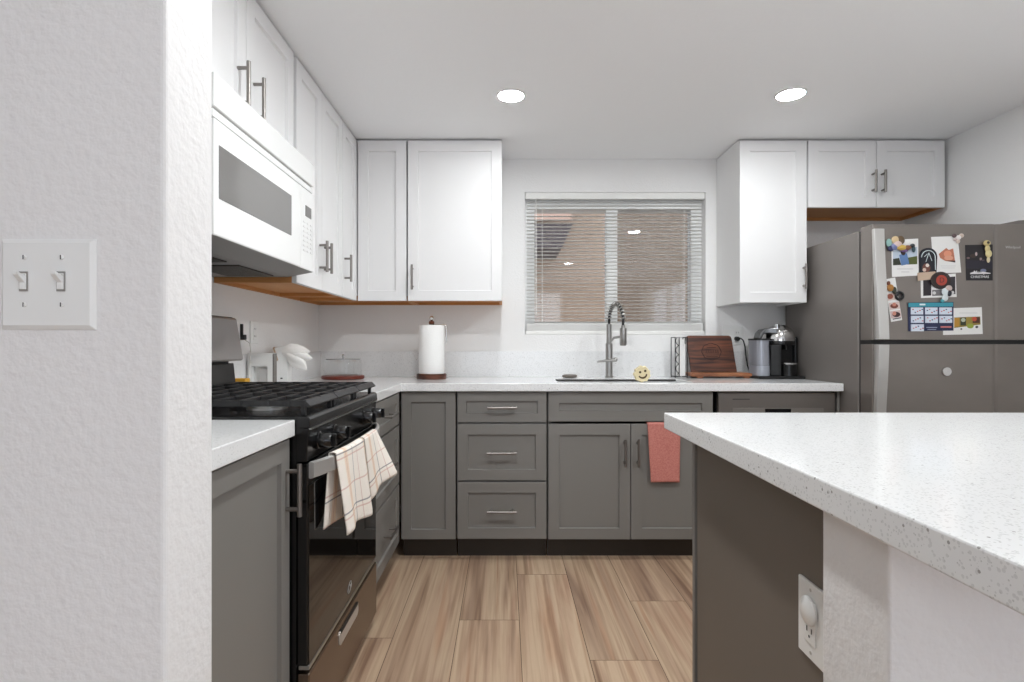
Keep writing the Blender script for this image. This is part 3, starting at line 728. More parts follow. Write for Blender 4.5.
mb = MB(); mb.box(XL, XL+.020, 2.425, 2.448, 1.135, 1.158); mb.build('body', M['black_matte'], pl, bev=.003)
MB().box(XL, XL+.012, 2.425, 2.434, 1.15, 1.205).build('antenna', M['black_matte'], pl, bev=.002)
MB().tube([(XL+.014, 2.44, 1.137), (XL+.030, 2.456, 1.12), (XL+.036, 2.45, 1.09), (XL+.042, 2.43, 1.04), (XL+.042, 2.42, .96), (XL+.046, 2.42, .919)], .0028, 8).build('cord', M['cord_white'], pl, smooth=60)
yb_ = thing('yellow_block', 'small mustard yellow block on the counter at the end of the stove', 'block', (-1.095, 2.28, CL))
box('body', M['yellow'], yb_, -1.125, -1.066, 2.255, 2.302, CL, .974, bev=.004)
wb = thing('white_holder', 'white open-front holder box in the corner behind the stove', 'holder', (-1.085, 2.5, CL))
mb = MB(); mb.box(-1.143, -1.032, 2.44, 2.475, 1.018, 1.076).box(-1.143, -1.122, 2.44, 2.475, CL, 1.018).box(-1.054, -1.032, 2.44, 2.475, CL, 1.018).box(-1.122, -1.054, 2.465, 2.475, CL, 1.018)
mb.build('shell', M['white_plastic'], wb)
box('side', mat('side_shade_grey', (120, 116, 112), .5), wb, -1.032, -1.026, 2.442, 2.473, CL, 1.074)  # dark gap at the box's right edge painted as a grey strip
box('insert', mat('insert_grey', (196, 194, 192), .6), wb, -1.095, -1.056, 2.448, 2.465, CL, 1.006, bev=.002)
vs = thing('cloth_stand', 'slim white stand with crumpled white cloth over it, left of the glass dome', 'stand', (-1.085, 2.72, CL))
mb = MB(); mb.loft([[(-1.118, 2.69, CL), (-1.066, 2.69, CL), (-1.066, 2.75, CL), (-1.118, 2.75, CL)], [(-1.122, 2.69, 1.03), (-1.064, 2.69, 1.03), (-1.064, 2.75, 1.03), (-1.122, 2.75, 1.03)], [(-1.128, 2.69, 1.10), (-1.05, 2.69, 1.112), (-1.05, 2.75, 1.112), (-1.128, 2.75, 1.10)]])
mb.build('column', M['white_plastic'], vs, bev=.004)
mb = MB(); mb.prism([(-1.138, 2.688, 1.098), (-1.130, 2.688, 1.104), (-1.108, 2.688, 1.04), (-1.114, 2.688, 1.03)], (0, .05, 0)); mb.build('edge', M['tan'], vs, bev=.003)
box('mark', M['slot'], vs, -1.098, -1.088, 2.6885, 2.6905, .946, .952)
mb = MB()
def lobe(base, tip, wid, thk, ph, sag):
    base, tip = Vector(base), Vector(tip); d = tip-base; side = Vector((-d.z, 0, d.x)).normalized(); nrm = d.cross(side).normalized()
    rr = []
    for i in range(19):
        t = i/18; prof = max(.02, math.sin(PI*min(1, .12+t*.88))**.75*(1-.25*t)); c = base+d*t+Vector((0, 0, -sag*t*t)); ring = []
        for k in range(24):
            a = 2*PI*k/24; q = 1+.16*math.sin(3*a+ph+4*t)+.10*math.sin(5*a-ph+7*t)
            ring.append(c+side*math.cos(a)*wid*prof*q+nrm*math.sin(a)*thk*prof*q)
        rr.append(ring)
    mb.loft(rr)
lobe((-1.09, 2.70, 1.078), (-.952, 2.69, 1.092), .034, .030, .3, .012)
lobe((-1.05, 2.69, 1.07), (-.938, 2.68, 1.052), .026, .024, 1.3, .006)
lobe((-1.055, 2.69, 1.075), (-.965, 2.68, .99), .042, .028, 2.2, .0)
mb.build('cloth', M['cloth_white'], vs, smooth=70)
# cake dome
cx, cy = -.939, 3.19
cd = thing('cake_dome', 'low glass cake dome on a red-brown wooden board', 'cake stand', (cx, cy, CL))
MB().lathe([(.112, 0), (.12, .003), (.12, .017), (.117, .02)], (cx, cy, CL), 48).build('board', M['redwood'], cd, smooth=40)
mb = MB(); rr_ = []
for (r_, h_) in ((.104, .0205), (.104, .09), (.101, .105), (.096, .112)): rr_.append([(cx+r_*math.cos(2*PI*k/48), cy+r_*math.sin(2*PI*k/48), CL+h_) for k in range(48)])
mb.loft(rr_, True, False); dm = mb.build('glass_cover', M['dome'], cd, smooth=60)
MB().lathe([(.09, .1125), (.097, .1125), (.097, .116), (.05, .118), (.006, .1195)], (cx, cy, CL), 48).build('lid', mat('lid_rim', (150, 150, 148), .15, metal=.4), cd, smooth=40)
MB().lathe([(.004, .118), (.004, .128), (.008, .134), (.008, .139), (.003, .143)], (cx, cy, CL), 16).build('knob', M['chrome'], cd, smooth=50)
# paper towel
cx, cy = -.427, 3.2
pt = thing('paper_towel_holder', 'paper towel roll on a round walnut stand near the back corner', 'paper towel holder', (cx, cy, CL))
MB().lathe([(.084, 0), (.087, .004), (.087, .026), (.083, .03)], (cx, cy, CL), 40).build('base', M['walnut'], pt, smooth=40)
MB().lathe([(.02, .031), (.073, .031), (.0745, .034), (.0745, .307), (.073, .31), (.02, .31)], (cx, cy, CL), 48).build('roll', M['towel_paper'], pt, smooth=40)
MB().cyl((cx, cy, CL+.03), (cx, cy, CL+.325), .007, 12).build('rod', M['steel'], pt, smooth=40)
MB().lathe([(.014, .315), (.016, .318), (.016, .332), (.013, .335)], (cx, cy, CL), 20).build('collar', M['walnut'], pt, smooth=40)
MB().lathe([(.006, .335), (.012, .345), (.013, .353), (.008, .363), (.002, .366)], (cx, cy, CL), 16).build('finial', M['chrome'], pt, smooth=60)
MB().tube([(cx, cy, CL+.313), (cx+.082, cy-.01, CL+.313), (cx+.088, cy-.01, CL+.308), (cx+.088, cy-.01, CL+.21)], .0035, 8).build('tension_arm', M['chrome'], pt, smooth=50)

# right end of the counter ------------------------------------------------
wh = thing('wire_holder', 'narrow black wire holder with scrolled side and white papers, left of the walnut stand', 'holder', (1.05, 3.33, CL))
mb = MB(); X0, X1, Z0, Z1, Yf, Yb2 = 1.018, 1.090, .922, 1.158, 3.29, 3.37; rw = .0028
for Y in (Yf, Yb2): mb.tube([(X0, Y, Z0), (X0, Y, Z1), (X1, Y, Z1), (X1, Y, Z0), (X0, Y, Z0)], rw, 6)
for (X, Z_) in ((X0, Z0), (X0, Z1), (X1, Z0), (X1, Z1)): mb.tube([(X, Yf, Z_), (X, Yb2, Z_)], rw, 6)
for X in (X0, X1):
    for Y in (Yf, Yb2): mb.tube([(X, Y, CL), (X, Y, Z0)], rw, 6)
mb.tube([(X0+.024, Yf, Z0), (X0+.024, Yf, Z1)], rw, 6); mb.tube([(X1-.012, Yf, Z1), (X1-.012, Yf, Z1-.04)], rw, 6)
mb.build('frame', M['black_matte'], wh, smooth=60)
mb = MB(); pts = []
for i in range(73):
    t = i/72; pts.append((X0+.012+.0085*math.sin(t*8*PI), Yf, Z0+.008+t*(Z1-Z0-.016)+.006*math.cos(t*8*PI)))
mb.tube(pts, .0022, 6); mb.build('scroll', M['black_matte'], wh, smooth=60)
box('papers', M['paper'], wh, X0+.028, X1-.004, 3.31, 3.35, Z0+.003, Z1-.012, bev=.001)
ws = thing('walnut_stand', 'dark walnut tablet stand with engraved round badge, between wire holder and coffee machine', 'stand', (1.27, 3.32, CL))
mb = MB(); pr = [(1.098, .929), (1.100, .94), (1.108, .948), (1.445, .948), (1.462, .942), (1.462, .93), (1.455, .925), (1.105, .925)]
mb.prism([(x, 3.25, z) for x, z in pr], (0, .13, 0)); mb.build('tray', M['oak'], ws, bev=.003)
for (X, Y) in ((1.155, 3.262), (1.43, 3.262), (1.155, 3.365), (1.43, 3.365)): box('foot', M['oak'], ws, X-.018, X+.018, Y-.01, Y+.01, CL, .9255, bev=.002)
def bp(x, z, off=0):   # point on the leaning board front
    t = (z-.948)/.225; return (x, 3.335+.05*t-off, z)
prof = [(1.130, .948), (1.408, .948), (1.394, 1.15), (1.39, 1.163), (1.378, 1.170), (1.132, 1.170), (1.12, 1.164), (1.116, 1.15)]
mb = MB(); mb.prism([bp(x, z) for x, z in prof], (0, .018, 0)); bd = mb.build('back_board', M['walnut'], ws, bev=.003)
M['engrave'] = mat('burnt_engraving', (44, 20, 12), .7)
mb = MB(); cxx, czz = 1.262, 1.072
ringp = [bp(cxx+(.058+.0015*math.cos(8*a))*math.cos(a), czz+(.05+.0015*math.cos(8*a))*math.sin(a), .0005) for a in [2*PI*i/48 for i in range(49)]]
mb.tube(ringp, .0022, 6, False)
for (x0, x1, z) in ((-.028, .03, .026), (-.036, .036, -.03), (-.02, .02, -.044)): mb.tube([bp(cxx+x0, czz+z, .0005), bp(cxx+x1, czz+z, .0005)], .0018, 6)
for i in range(6):
    x = cxx-.035+i*.014; mb.tube([bp(x, czz-.012, .0005), bp(x+.004, czz+.012, .0005), bp(x+.008, czz-.012, .0005)], .0016, 6)
mb.build('badge', M['engrave'], bd)
# coffee machine
cm = thing('coffee_machine', 'black and chrome capsule coffee machine with a smoked tank beside the refrigerator', 'coffee machine', (1.6, 3.27, CL))
MB().box(1.462, 1.728, 3.16, 3.38, CL, .932).build('base', M['black_matte'], cm, bev=.006, seg=3)
def rrect(x0, x1, y0, y1, r, z, n=5):
    out = []
    for (cx_, cy_, a0) in ((x1-r, y1-r, 0), (x0+r, y1-r, PI/2), (x0+r, y0+r, PI), (x1-r, y0+r, 1.5*PI)):
        for i in range(n+1):
            a = a0+PI/2*i/n; out.append((cx_+r*math.cos(a), cy_+r*math.sin(a), z))
    return out
tk = MB().loft([rrect(1.470, 1.548, 3.19, 3.34, .03, .933), rrect(1.470, 1.548, 3.19, 3.34, .03, .992)]).build('tank_base', M['tank_low'], cm, smooth=40)
tk = MB().loft([rrect(1.468, 1.546, 3.19, 3.34, .03, .993), rrect(1.468, 1.543, 3.19, 3.34, .03, 1.140)]).build('water_tank', M['tank'], cm, smooth=40)
MB().loft([rrect(1.466, 1.546, 3.187, 3.343, .03, 1.140), rrect(1.466, 1.546, 3.187, 3.343, .03, 1.150)]).build('tank_lid', M['black_matte'], tk, smooth=40)
bx, by, br = 1.632, 3.275, .086
def bodyring(z, cut):
    out = []
    for k in range(40):
        a = 2*PI*k/40; x, y = bx+br*math.cos(a), by+br*1.0*math.sin(a)
        if cut and math.sin(a) < -.2: y = by-br*.2
        out.append((x, y, z))
    return out
MB().loft([bodyring(.933, True), bodyring(1.115, True)]).build('back_body', M['black'], cm, smooth=40)
mb = MB(); mb.prism([(bx-br*.98, by-.02, .933), (bx-br*.98, by-.07, .933), (bx-.045, by-.088, .933), (bx-.03, by-.09, .933), (bx-.03, by-.02, .933)], (0, 0, .18)); mb.build('front_column', M['black_matte'], cm, bev=.004)
MB().lathe([(br, 0), (br+.001, .004), (br, .02), (br-.002, .024)], (bx, by, 1.113), 40).build('head_ring', M['black'], cm, smooth=40)
prof = [(br*1.0, 0), (br*1.0, .012), (br*.95, .045), (br*.78, .072), (br*.5, .09), (br*.25, .096), (.002, .098)]
MB().lathe(prof, (bx, by, 1.136), 40).build('head', M['chrome'], cm, smooth=60)
mb = MB(); pts = [(1.492, 3.27, 1.151), (1.500, 3.265, 1.185), (1.520, 3.26, 1.205), (1.552, 3.25, 1.212), (1.585, 3.24, 1.214)]
ringsA = []
for i, p in enumerate(pts):
    q = Vector(pts[min(i+1, 4)])-Vector(pts[max(0, i-1)]); q.normalize(); n_ = Vector((-q.z, 0, q.x)); h_ = .012+.004*i
    b0 = Vector(p); ringsA.append([b0+Vector((0, -.04, 0))-n_*h_*0, b0+Vector((0, .04, 0)), b0+Vector((0, .04, 0))-n_*h_*1.4, b0+Vector((0, -.04, 0))-n_*h_*1.4])
mb.loft(ringsA); mb.build('lever', mat('brushed_dark', (128, 128, 128), .3, metal=.9), cm, bev=.006, seg=3)
MB().lathe([(.012, -.02), (.014, 0), (.012, .012), (.004, .014)], (bx-.035, by-.045, 1.222), 20).build('latch', M['chrome'], cm, smooth=50)
MB().lathe([(.012, .03), (.010, .01), (.006, 0)], (bx+.022, by-.04, 1.084), 16).build('spout', M['black'], cm, smooth=50)
MB().lathe([(.01, 0), (.05, .0), (.052, .004), (.05, .008)], (bx+.025, by-.055, 1.0), 28).build('cup_shelf', M['chrome'], cm, smooth=40)
MB().lathe([(.05, .0), (.05, .068)], (bx+.025, by-.055, .932), 28).build('cup_support', M['black'], cm, smooth=40)
box('right_flank', M['black'], cm, bx+.072, 1.728, 3.24, 3.38, .932, 1.16, bev=.01, seg=3)
# its cord
pc = thing('power_cord', 'black power cord plugged into the outlet, looping down beside the coffee machine', 'cord', (1.46, 3.4, 1.13))
MB().cyl((1.446, YB-.0085, 1.152), (1.446, YB-.04, 1.150), .014, 14).build('plug', M['black_matte'], pc, bev=.003)
MB().tube([(1.446, YB-.036, 1.15), (1.455, YB-.055, 1.155), (1.470, YB-.058, 1.140), (1.482, YB-.055, 1.10), (1.486, YB-.055, 1.05), (1.494, YB-.058, .99), (1.508, YB-.06, .945), (1.53, YB-.055, .921), (1.60, YB-.045, .9195)], .004, 10).build('cable', M['black_matte'], pc, smooth=60)

# dishwasher ---------------------------------------------------------------
dwr = thing('dishwasher', 'dark stainless dishwasher beneath the right end of the back counter', 'dishwasher', (1.405, 3.1, 0))
box('tub', M['black_matte'], dwr, 1.098, 1.712, BYF+.005, YB-.02, .0, CB-.004)
fr = box('door', M['dark_steel'], dwr, 1.100, 1.700, 2.832, BYF+.005, .11, .866, bev=.003)
box('control_strip', mat('strip_grey', (150, 144, 138), .35, metal=.6), fr, 1.172, 1.64, 2.8295, 2.8325, .765, .788, bev=.001)
box('pocket_handle', M['black'], fr, 1.338, 1.472, 2.828, 2.8315, .755, .784, bev=.002)
box('badge', M['slot'], fr, 1.172, 1.26, 2.8312, 2.8325, .831, .835)

# refrigerator -------------------------------------------------------------
FX0, FX1, FYD, FT = 1.737, 2.492, 2.60, 1.684
DS = M['dark_steel']
fr = thing('refrigerator', 'dark stainless top-freezer refrigerator covered with photos and magnets', 'refrigerator', (2.11, 3.05, 0))
box('case', M['fridge_side'], fr, FX0, FX1, 2.705, 3.41, .03, FT-.012, bev=.006)
box('gasket', M['black_matte'], fr, FX0+.006, FX1-.006, 2.688, 2.705, .06, FT-.016)
box('foot_grille', M['black_matte'], fr, FX0+.01, FX1-.01, 2.66, 2.705, 0, .06)
def fdoor(z0, z1):
    def ring(z): return [(FX0, FYD+.004, z), (FX0+.004, FYD, z), (2.305, FYD, z), (2.318, FYD+.004, z), (2.33, FYD+.001, z), (FX1-.004, FYD+.001, z), (FX1, FYD+.005, z), (FX1, 2.688, z), (FX0, 2.688, z)]
    mb = MB(); mb.loft([ring(z0), ring(z1)]); return mb.build('door', DS, fr, bev=.002)
fz = fdoor(1.136, FT); fd = fdoor(.07, 1.116)
box('door_gap', M['black_matte'], fr, FX0+.004, FX1-.004, FYD+.012, 2.688, 1.116, 1.136)
def pull(door, zs):
    rr = []
    for (z, o_, x) in zs:
        rr.append([(x, FYD-o_-.008, z), (x+.048, FYD-o_-.008, z), (x+.048, FYD-o_+.012, z), (x+.036, FYD-min(o_, 0)+0.0, z), (x+.008, FYD-min(o_, 0), z), (x, FYD-o_+.012, z)] )
    MB().loft(rr).build('handle', M['steel_light'], door, bev=.002)
pull(fz, [(1.138, .04, FX0), (1.2, .037, FX0), (1.3, .03, FX0), (1.4, .022, FX0), (1.5, .014, FX0), (1.6, .008, FX0), (1.66, .006, FX0)])
pull(fd, [(.55, .006, FX0), (.7, .012, FX0), (.85, .022, FX0), (1.0, .034, FX0), (1.114, .04, FX0)])
mb = MB(); mb.prism([(2.34, FYD+.01, FT), (FX1-.02, FYD+.01, FT), (FX1-.02, FYD+.01, FT+.022), (2.44, FYD+.01, FT+.02)], (0, .09, 0)); mb.build('hinge_cover', M['fridge_side'], fr, bev=.003)
text_part('emblem', 'Whirlpool', .017, M['steel_light'], fz, (2.402, FYD+.0006, 1.574), ROT_Y)
# magnets and photos on the freezer door ------------------------------------
SC = F/FYD
def fp(px, py, off=0.0): return ((px-VPX)/SC, FYD-off, CZ-(py-VPY)/SC)
_cm = {}
def flat(col, rough=.5):
    k = (col, rough)
    if k not in _cm: _cm[k] = mat('print_%d_%d_%d' % col, col, rough)
    return _cm[k]
def quad(px, py, w_, h_, rot=0):
    c_, s_ = math.cos(math.radians(rot)), math.sin(math.radians(rot))
    return [(px+x*c_-y*s_, py+x*s_+y*c_) for x, y in ((-w_/2, -h_/2), (w_/2, -h_/2), (w_/2, h_/2), (-w_/2, h_/2))]
def ell(px, py, rx, ry, n=20, rot=0):
    c_, s_ = math.cos(math.radians(rot)), math.sin(math.radians(rot))
    return [(px+rx*math.cos(2*PI*i/n)*c_-ry*math.sin(2*PI*i/n)*s_, py+rx*math.cos(2*PI*i/n)*s_+ry*math.sin(2*PI*i/n)*c_) for i in range(n)]
def card(name, label, cat, outline, base, prints, off=.0, th=.0012, group=None, part='print'):
    """outline and prints are polygons in door-plane units; prints = [(poly, colour)] layered outward"""
    cx_ = sum(p[0] for p in outline)/len(outline); cy_ = max(p[1] for p in outline)
    o = thing(name, label, cat, fp(cx_, cy_, off), group)
    MB().prism([fp(*p, off) for p in outline], (0, -th, 0)).build('card', flat(base), o)
    cols = []; mb = MB()
    for i, (poly, col) in enumerate(prints):
        m_ = flat(col)
        if m_ not in cols: cols.append(m_)
        mb.mi = cols.index(m_); e = off+th+.00012*(i+1)
        mb.prism([fp(*p, off+th-.0002) for p in poly], (0, -.0002-.00012*(i+1), 0))
    if prints: mb.build(part, cols, o)
    else: mb.bm.free()
    return o
SK, WH, NV, BK = (205, 150, 125), (236, 234, 232), (30, 36, 58), (26, 24, 26)
G1 = 'photos and cards on the freezer door'
# portrait card with a person in blue on grass
card('photo_card', 'white photo card of a person in blue outdoors, top left on the freezer door', 'photo card',
     [(891, 240), (918, 238.6), (918.5, 275.5), (892, 277)], WH,
     [([(892.5, 248), (917, 247), (917, 264), (892.8, 265)], (188, 200, 214)), ([(892.8, 259), (899, 258), (901, 265), (892.8, 265.4)], (48, 52, 40)),
      ([(906, 258), (917, 256), (917, 264.2), (907, 264.6)], (88, 96, 44)), (quad(904, 259.5, 8, 11, -12), (96, 128, 176)), (ell(903, 252.5, 2.4, 3), (60, 44, 40)),
      (quad(905, 269, 16, .5), (190, 188, 188)), (quad(905, 272, 8, .5), (190, 188, 188))], group=G1)
card('photo_card', 'tall white photo card with a rounded triangular baby picture, top centre of the freezer door', 'photo card',
     [(931, 237), (957.5, 236), (961, 272.5), (934, 273.5)], WH,
     [([(938.5, 254), (946, 248), (948.5, 250), (953, 248.5), (955, 262.5), (945, 261), (940, 258)], (190, 118, 92)), (ell(947.5, 254, 4, 3.4), (226, 150, 120)), (ell(948.5, 258, 4.5, 2.4), (222, 158, 132)),
      ([(945, 260.5), (955, 260.6), (955, 262.6)], (60, 36, 34)), (quad(948, 266, 15, .4), (206, 202, 202)), (quad(948, 268, 13, .4), (206, 202, 202))], group=G1)
o = card('photo_card', 'black card with white script lettering at the right of the freezer door', 'photo card',
     [(965, 245), (992.5, 244.5), (992.5, 280.5), (966, 280.5)], (28, 25, 30),
     [(ell(973, 256, 3.2, 2), (60, 44, 40)), (ell(976, 254, 1.1, 1.9), (200, 180, 178)), (ell(968, 258, 1.6, 1), (120, 96, 96)), (ell(980.5, 259, 1.2, 1.4), (150, 128, 128)), (ell(983, 261, 1.5, 1), (140, 120, 120)),
      (quad(972, 266, 4, 1, -14), (220, 216, 216)), (quad(977, 265, 1, 2.4, 20), (232, 230, 230)), (ell(983, 270.5, 3, 1.6), (120, 124, 150)), (quad(979, 264.5, 26, 8), (36, 32, 46)),
      ([(970, 273), (974, 271.5), (978, 273.2), (983, 272), (990, 273), (990, 273.8), (970, 274.2)], (228, 226, 226))], group=G1)
text_part('lettering', 'Merry', .022, flat((236, 234, 234)), o, fp(979, 272.5, .0028), ROT_Y)
text_part('lettering', 'CHRISTMAS', .0165, flat((225, 223, 223)), o, fp(979.3, 277, .0028), ROT_Y)
card('photo_card', 'landscape white-edged card with two dark pictures, partly hidden by the round dark magnet', 'photo card',
     [(920.5, 277), (955.5, 273.5), (956.5, 297), (921, 298)], WH,
     [([(923, 279), (931, 278.5), (931, 295.5), (923, 296)], (38, 30, 38)), ([(948.5, 277), (955, 276.5), (955.2, 294), (949, 294.5)], (52, 46, 52)), ([(932, 290), (943, 289.5), (943, 295.5), (932, 296)], (120, 116, 118)),
      (ell(934, 293, 1.8, 1.6), (216, 214, 214)), (ell(952.5, 292.5, 1.5, 1.6), (216, 214, 214))], group=G1)
card('photo_strip', 'narrow tilted photo-booth strip beside the freezer handle', 'photo strip',
     [(884, 279.5), (895, 277.5), (902, 320), (891, 322)], WH,
     [([(885.5, 294), (895.5, 292), (896.5, 299.5), (887, 301)], (222, 200, 190)), (ell(890, 296.5, 3, 2.6), (150, 84, 66)), ([(888.5, 303), (899, 301.5), (900, 308.5), (889.5, 310)], (216, 196, 190)), (ell(894, 306, 4, 2.4), (120, 64, 52)), (ell(894, 304.5, 2, 1.8), (200, 130, 110)),
      ([(890, 311.5), (900, 310), (901, 317), (891, 318.5)], (214, 190, 186)), (ell(896, 314.5, 4, 2.6), (66, 40, 40)), (ell(894, 313.5, 2, 2), (206, 140, 122)), (quad(896.5, 318.5, 8, .9, -10), (60, 50, 60))], group=G1)
card('photo_card', 'white landscape card with a row of autumn pictures, lower right on the freezer door', 'photo card',
     [(943, 308.5), (981.5, 307.2), (982.5, 334), (943, 335)], WH,
     [([(954, 317.5), (980, 316.5), (980.3, 324.5), (954, 328)], (150, 128, 56)), ([(954, 318), (959, 317.5), (959, 326), (954, 327)], (190, 140, 52)), (quad(963, 321.5, 5.5, 8), (40, 46, 26)), (ell(963, 320, 2.2, 2), (186, 190, 170)), (quad(976, 320, 7, 6), (84, 44, 30)), (ell(974, 319, 2.4, 2.2), (190, 80, 52)),
      (ell(970, 326, 3.4, 2.4), (146, 160, 60)), (ell(976.5, 327, 1.4, 1.2), (80, 76, 76)), (ell(961, 329, .9, .8), (60, 56, 56)), (quad(968, 313, 18, .5), (204, 202, 202))], group=G1)
cal = [([(908, 303), (952.5, 302.6), (952.5, 306.5), (908, 307)], (56, 150, 168))]
for r_ in range(3):
    for q in range(3):
        if r_ == 2 and q > 0: continue
        X, Y = 916.5+q*14.2, 311+r_*8.4
        cal.append((quad(X, Y, 12.4, 7), (214, 222, 234)))
        for j in range(5): cal.append((quad(X-4+j*2.3, Y-1.5+(j*7+r_*3+q) % 4, 1.4, 1.1), ((186, 70, 84), (56, 66, 110), (190, 120, 130))[(j+q+r_) % 3]))
cal.append((quad(930.8, 327.5, 10, .9), (150, 160, 186))); cal.append((quad(930.8, 329.5, 8, .7), (150, 160, 186))); cal.append((quad(945, 327, 10, 1.6), (206, 120, 120)))
cal.append((quad(921.5, 304.6, 5, 1.6), (220, 236, 240)))
o = card('schedule_magnet', 'navy and teal schedule magnet with seven white month blocks on the freezer door', 'magnet',
     [(907.5, 302.6), (953, 302), (953, 330.6), (908, 331.2)], (34, 42, 78), cal, off=.0018)
# kraft card with black arch
arch = [(919.5, 276)]+[(927.5+9*math.cos(a), 257-9*math.sin(a)) for a in [PI-PI*i/14 for i in range(15)]]+[(935.5, 277)]
o = card('arch_magnet', 'black arched magnet with white outline over a kraft strip, between the two white photo cards', 'magnet', arch, (26, 27, 38),
     [([(916.5, 273), (934.5, 271.5), (936, 279), (917, 281)], (200, 174, 152)), (ell(925.5, 268, 4, 4.4), (110, 66, 56)), (ell(926.5, 265.5, 1.8, 1.8), (226, 214, 206)), (ell(923.5, 270, 1.8, 1.8), (214, 190, 176))], off=.0026, th=.0025)
mb = MB(); mb.tube([fp(927.5+6.8*math.cos(a), 257.5-6.8*math.sin(a), .0054) for a in [PI-PI*i/14 for i in range(15)]]+[fp(934.5, 270, .0054)], .0018, 6)
for (a, b) in (((925, 262), (928, 253)), ((928, 253), (931, 261)), ((923.5, 257), (926.5, 254))): mb.tube([fp(*a, .0054), fp(*b, .0054)], .0014, 6)
mb.build('outline', flat((214, 226, 228)), o)
# round dark magnet with a red letter disc
o = thing('round_magnet', 'large round dark brown magnet with a red disc in the middle', 'magnet', fp(939.5, 288, .004))
MB().prism([fp(*p, .0032) for p in ell(939.5, 280.5, 10, 8.6, 28)], (0, -.006, 0)).build('disc', flat((48, 36, 34)), o, bev=.0015)
MB().prism([fp(*p, .0088) for p in ell(940, 280.5, 5.4, 5.2, 24)], (0, -.0012, 0)).build('red_disc', flat((176, 66, 50)), o)
text_part('lettering', 'D', .034, flat((66, 36, 34)), o, fp(940.2, 280.6, .0103), ROT_Y)
# figure magnets
def cluster(name, label, cat, blobs, off=.0022):
    cx_ = sum(b[0] for b in blobs)/len(blobs); cy_ = max(b[1]+b[3] for b in blobs)
    o = thing(name, label, cat, fp(cx_, cy_, off)); by = {}
    for (px, py, rx, ry, d, col) in blobs: by.setdefault(col, []).append((px, py, rx, ry, d))
    for col, L in by.items():
        mb = MB()
        for (px, py, rx, ry, d) in L:
            c0 = fp(px, py, off+d/2); mb.sphere(c0, 1, 14, 8, (rx/SC, d/2, ry/SC))
        mb.build('relief', flat(col, .35), o, smooth=60)
    return o
cluster('figurine_magnet', 'multicoloured sculpted magnet holding the top left photo card', 'magnet',
        [(888, 243, 3, 4, .01, (150, 190, 184)), (890, 248.5, 3.4, 3, .01, (52, 56, 92)), (894, 240.5, 4, 4, .013, (206, 180, 140)), (899.5, 240.5, 4, 4.4, .013, (104, 84, 62)), (896, 244.5, 4.4, 3.4, .016, (214, 190, 184)), (893, 247, 3.4, 3.4, .014, (120, 128, 170)),
         (900, 248, 5, 2.8, .017, (206, 172, 86)), (906, 248, 3.8, 2.4, .016, (132, 86, 62)), (911, 246, 2.4, 2, .014, (44, 48, 52)), (912.5, 249.5, 1.6, 3.2, .012, (60, 84, 92)), (903, 251, 4, 1.6, .012, (120, 92, 140))])
cluster('crystal_magnet', 'small pale crystal bow magnet on the top centre photo card', 'magnet',
        [(953, 236, 2.4, 2, .012, (90, 72, 74)), (956.5, 238, 3, 2.4, .014, (232, 226, 224)), (960, 236, 2.4, 2.2, .012, (206, 188, 176)), (956.5, 241.5, 2, 2.4, .012, (216, 200, 190)), (954, 240, 2, 1.6, .012, (198, 180, 176))])
cluster('gold_magnet', 'pale gold figure-shaped magnet on the black script card', 'magnet',
        [(985.5, 243.5, 3.6, 3, .012, (206, 186, 130)), (985.8, 243, 1.6, 1.5, .016, (46, 40, 36)), (986, 249, 2.6, 3.4, .012, (214, 196, 140)), (987, 254, 3.2, 4, .013, (220, 206, 152)), (987, 260, 1.6, 3, .010, (222, 208, 176))])
cluster('character_free_magnet', 'white and dark trinket magnet hanging below the round dark magnet', 'magnet',
        [(947, 288.5, 3.4, 3, .012, (206, 186, 180)), (944, 292, 4, 4, .010, (214, 222, 226)), (947.5, 293.5, 2.2, 3.2, .014, (44, 42, 52)), (943.5, 298, 3.2, 3.4, .010, (216, 224, 226)), (941, 301, 2, 1.6, .009, (92, 176, 188))], off=.0045).name = 'trinket_magnet'
o = cluster('bottle_magnet', 'brown and gold bottle-shaped magnet with a black ring on the photo-booth strip', 'magnet',
        [(887.5, 283.5, 1.8, 2.4, .010, (110, 60, 40)), (889, 288, 3.6, 3.6, .013, (176, 122, 56)), (893, 290.5, 2.4, 3.6, .012, (58, 60, 48)), (896, 294, 2.2, 2.4, .011, (36, 38, 40))])
c0 = fp(898.5, 296, .007); MB().tube([(c0[0]+.017*math.cos(a), c0[1], c0[2]+.017*math.sin(a)) for a in [2*PI*i/24 for i in range(25)]], .0058, 8).build('ring', flat((26, 27, 30), .3), o, smooth=60)
c0 = fp(946, 371.5, 0); o = tag(MB().lathe([(.022, 0), (.022, -.005), (.020, -.008), (.003, -.0085)], (c0[0], c0[1]-.0002, c0[2]), 28, 'y').build('disc_magnet', M['chrome'], None, smooth=40), 'plain round silver disc magnet on the lower refrigerator door', 'magnet')

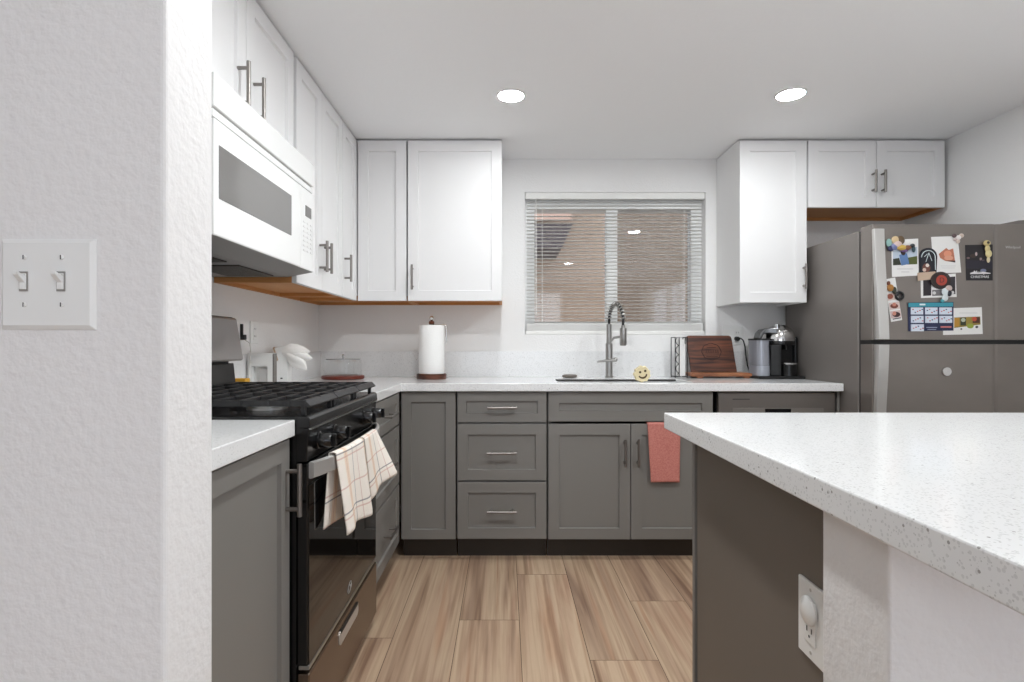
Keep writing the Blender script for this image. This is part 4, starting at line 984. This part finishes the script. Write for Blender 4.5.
# switch plate on the near wall ---------------------------------------------
def np_(px, py): k = .728/F; return ((px-VPX)*k, CZ-(py-VPY)*k)
x0, z1 = np_(2.5, 239); x1, z0 = np_(97.5, 330)
sw = thing('light_switch', 'white double toggle switch plate on the near left wall', 'light switch', ((x0+x1)/2, .725, z0))
mb = MB(); e = .006
mb.loft([[(x0, .728, z0), (x1, .728, z0), (x1, .728, z1), (x0, .728, z1)], [(x0, .7265, z0), (x1, .7265, z0), (x1, .7265, z1), (x0, .7265, z1)], [(x0+e, .722, z0+e), (x1-e, .722, z0+e), (x1-e, .722, z1-e), (x0+e, .722, z1-e)]])
mb.build('plate', M['white_plastic'], sw, bev=.001)
for px in (28, 65):
    X, Zc = np_(px, 282)
    s_ = box('slot', mat('slot_shadow', (150, 146, 142), .6), sw, X-.0055, X+.0055, .7205, .7225, Zc-.013, Zc+.013)
    mb = MB(); mb.box(X-.0042, X+.0042, .719, .7225, Zc-.0105, Zc+.0105)
    mb.loft([[(X-.004, .7195, Zc-.002), (X+.004, .7195, Zc-.002), (X+.004, .7195, Zc+.007), (X-.004, .7195, Zc+.007)], [(X-.0033, .708, Zc+.008), (X+.0033, .708, Zc+.008), (X+.0033, .708, Zc+.0125), (X-.0033, .708, Zc+.0125)]])
    mb.build('toggle', M['white_plastic'], s_, bev=.0006)
    for py in (258, 305):
        X2, Z2 = np_(px, py); mb = MB(); mb.lathe([(.0033, 0), (.003, -.0012), (.0005, -.0015)], (X2, .722, Z2), 14, 'y'); q = mb.build('screw', M['white_plastic'], sw, smooth=40)
        box('screw_slot', M['slot'], q, X2-.0006, X2+.0006, .7203, .7206, Z2-.0028, Z2+.0028)
# outlet on the peninsula panel ----------------------------------------------
po = thing('panel_outlet', 'white outlet plate on the taupe side panel of the peninsula', 'outlet', (.54, .968, .56))
box('plate', M['white_plastic'], po, .537, .543, .925, 1.008, .558, .693, bev=.002)
rc = box('receptacle', M['white_plastic'], po, .5345, .538, .948, .985, .588, .664, bev=.001)
mb = MB(); mb.box(.534, .5347, .958, .9605, .607, .616).box(.534, .5347, .9725, .975, .607, .616).cyl((.534, .9665, .600), (.5347, .9665, .600), .0025, 10); mb.build('slots', M['slot'], rc)
mb = MB()
for Zc in (.571, .681): mb.cyl((.5363, .9665, Zc), (.5372, .9665, Zc), .003, 12)
mb.build('screws', M['steel_light'], po)
tag(MB().lathe([(.025, 0), (.025, -.003), (.022, -.0055), (.003, -.007)], (.5345, .9665, .645), 28, 'x').build('round_plug', M['white_plastic'], None, smooth=50), 'round white plug-in cap in the upper socket of the peninsula outlet', 'plug')

# ceiling lights ---------------------------------------------------------------
def led(power):
    k = 'led_lens_%d' % round(power*10)
    return bpy.data.materials.get(k) or mat(k, (250, 254, 255), .4, emit=power/(PI*PI*.0595**2))
def downlight(x, y, power, label, group=None):
    o = thing('ceiling_light', label, 'ceiling light', (x, y, CEIL), group)
    MB().lathe([(.059, -.004), (.064, -.005), (.070, -.003), (.070, 0), (.0595, 0), (.059, -.004)], (x, y, CEIL), 40, caps=False).build('trim_ring', M['white_plastic'], o, smooth=40)
    MB().lathe([(.0595, -.0005), (.0595, -.0035), (.003, -.0042)], (x, y, CEIL), 40).build('lens', led(power), o, smooth=40)
downlight(.028, 2.573, 4.2, 'round recessed ceiling light nearest the stove side')
downlight(1.33, 2.56, 4.2, 'round recessed ceiling light nearest the refrigerator side')
for x in (.028, 1.33): downlight(x, 1.4, 10.2, 'round recessed ceiling light nearer the entry, above the peninsula', 'entry ceiling lights')
for x in (-.9, .9): downlight(x, -.75, 3.9, 'added recessed ceiling light, unseen, over the dining side', 'added dining ceiling lights')  # invented lamps, unseen, adding light from behind the camera
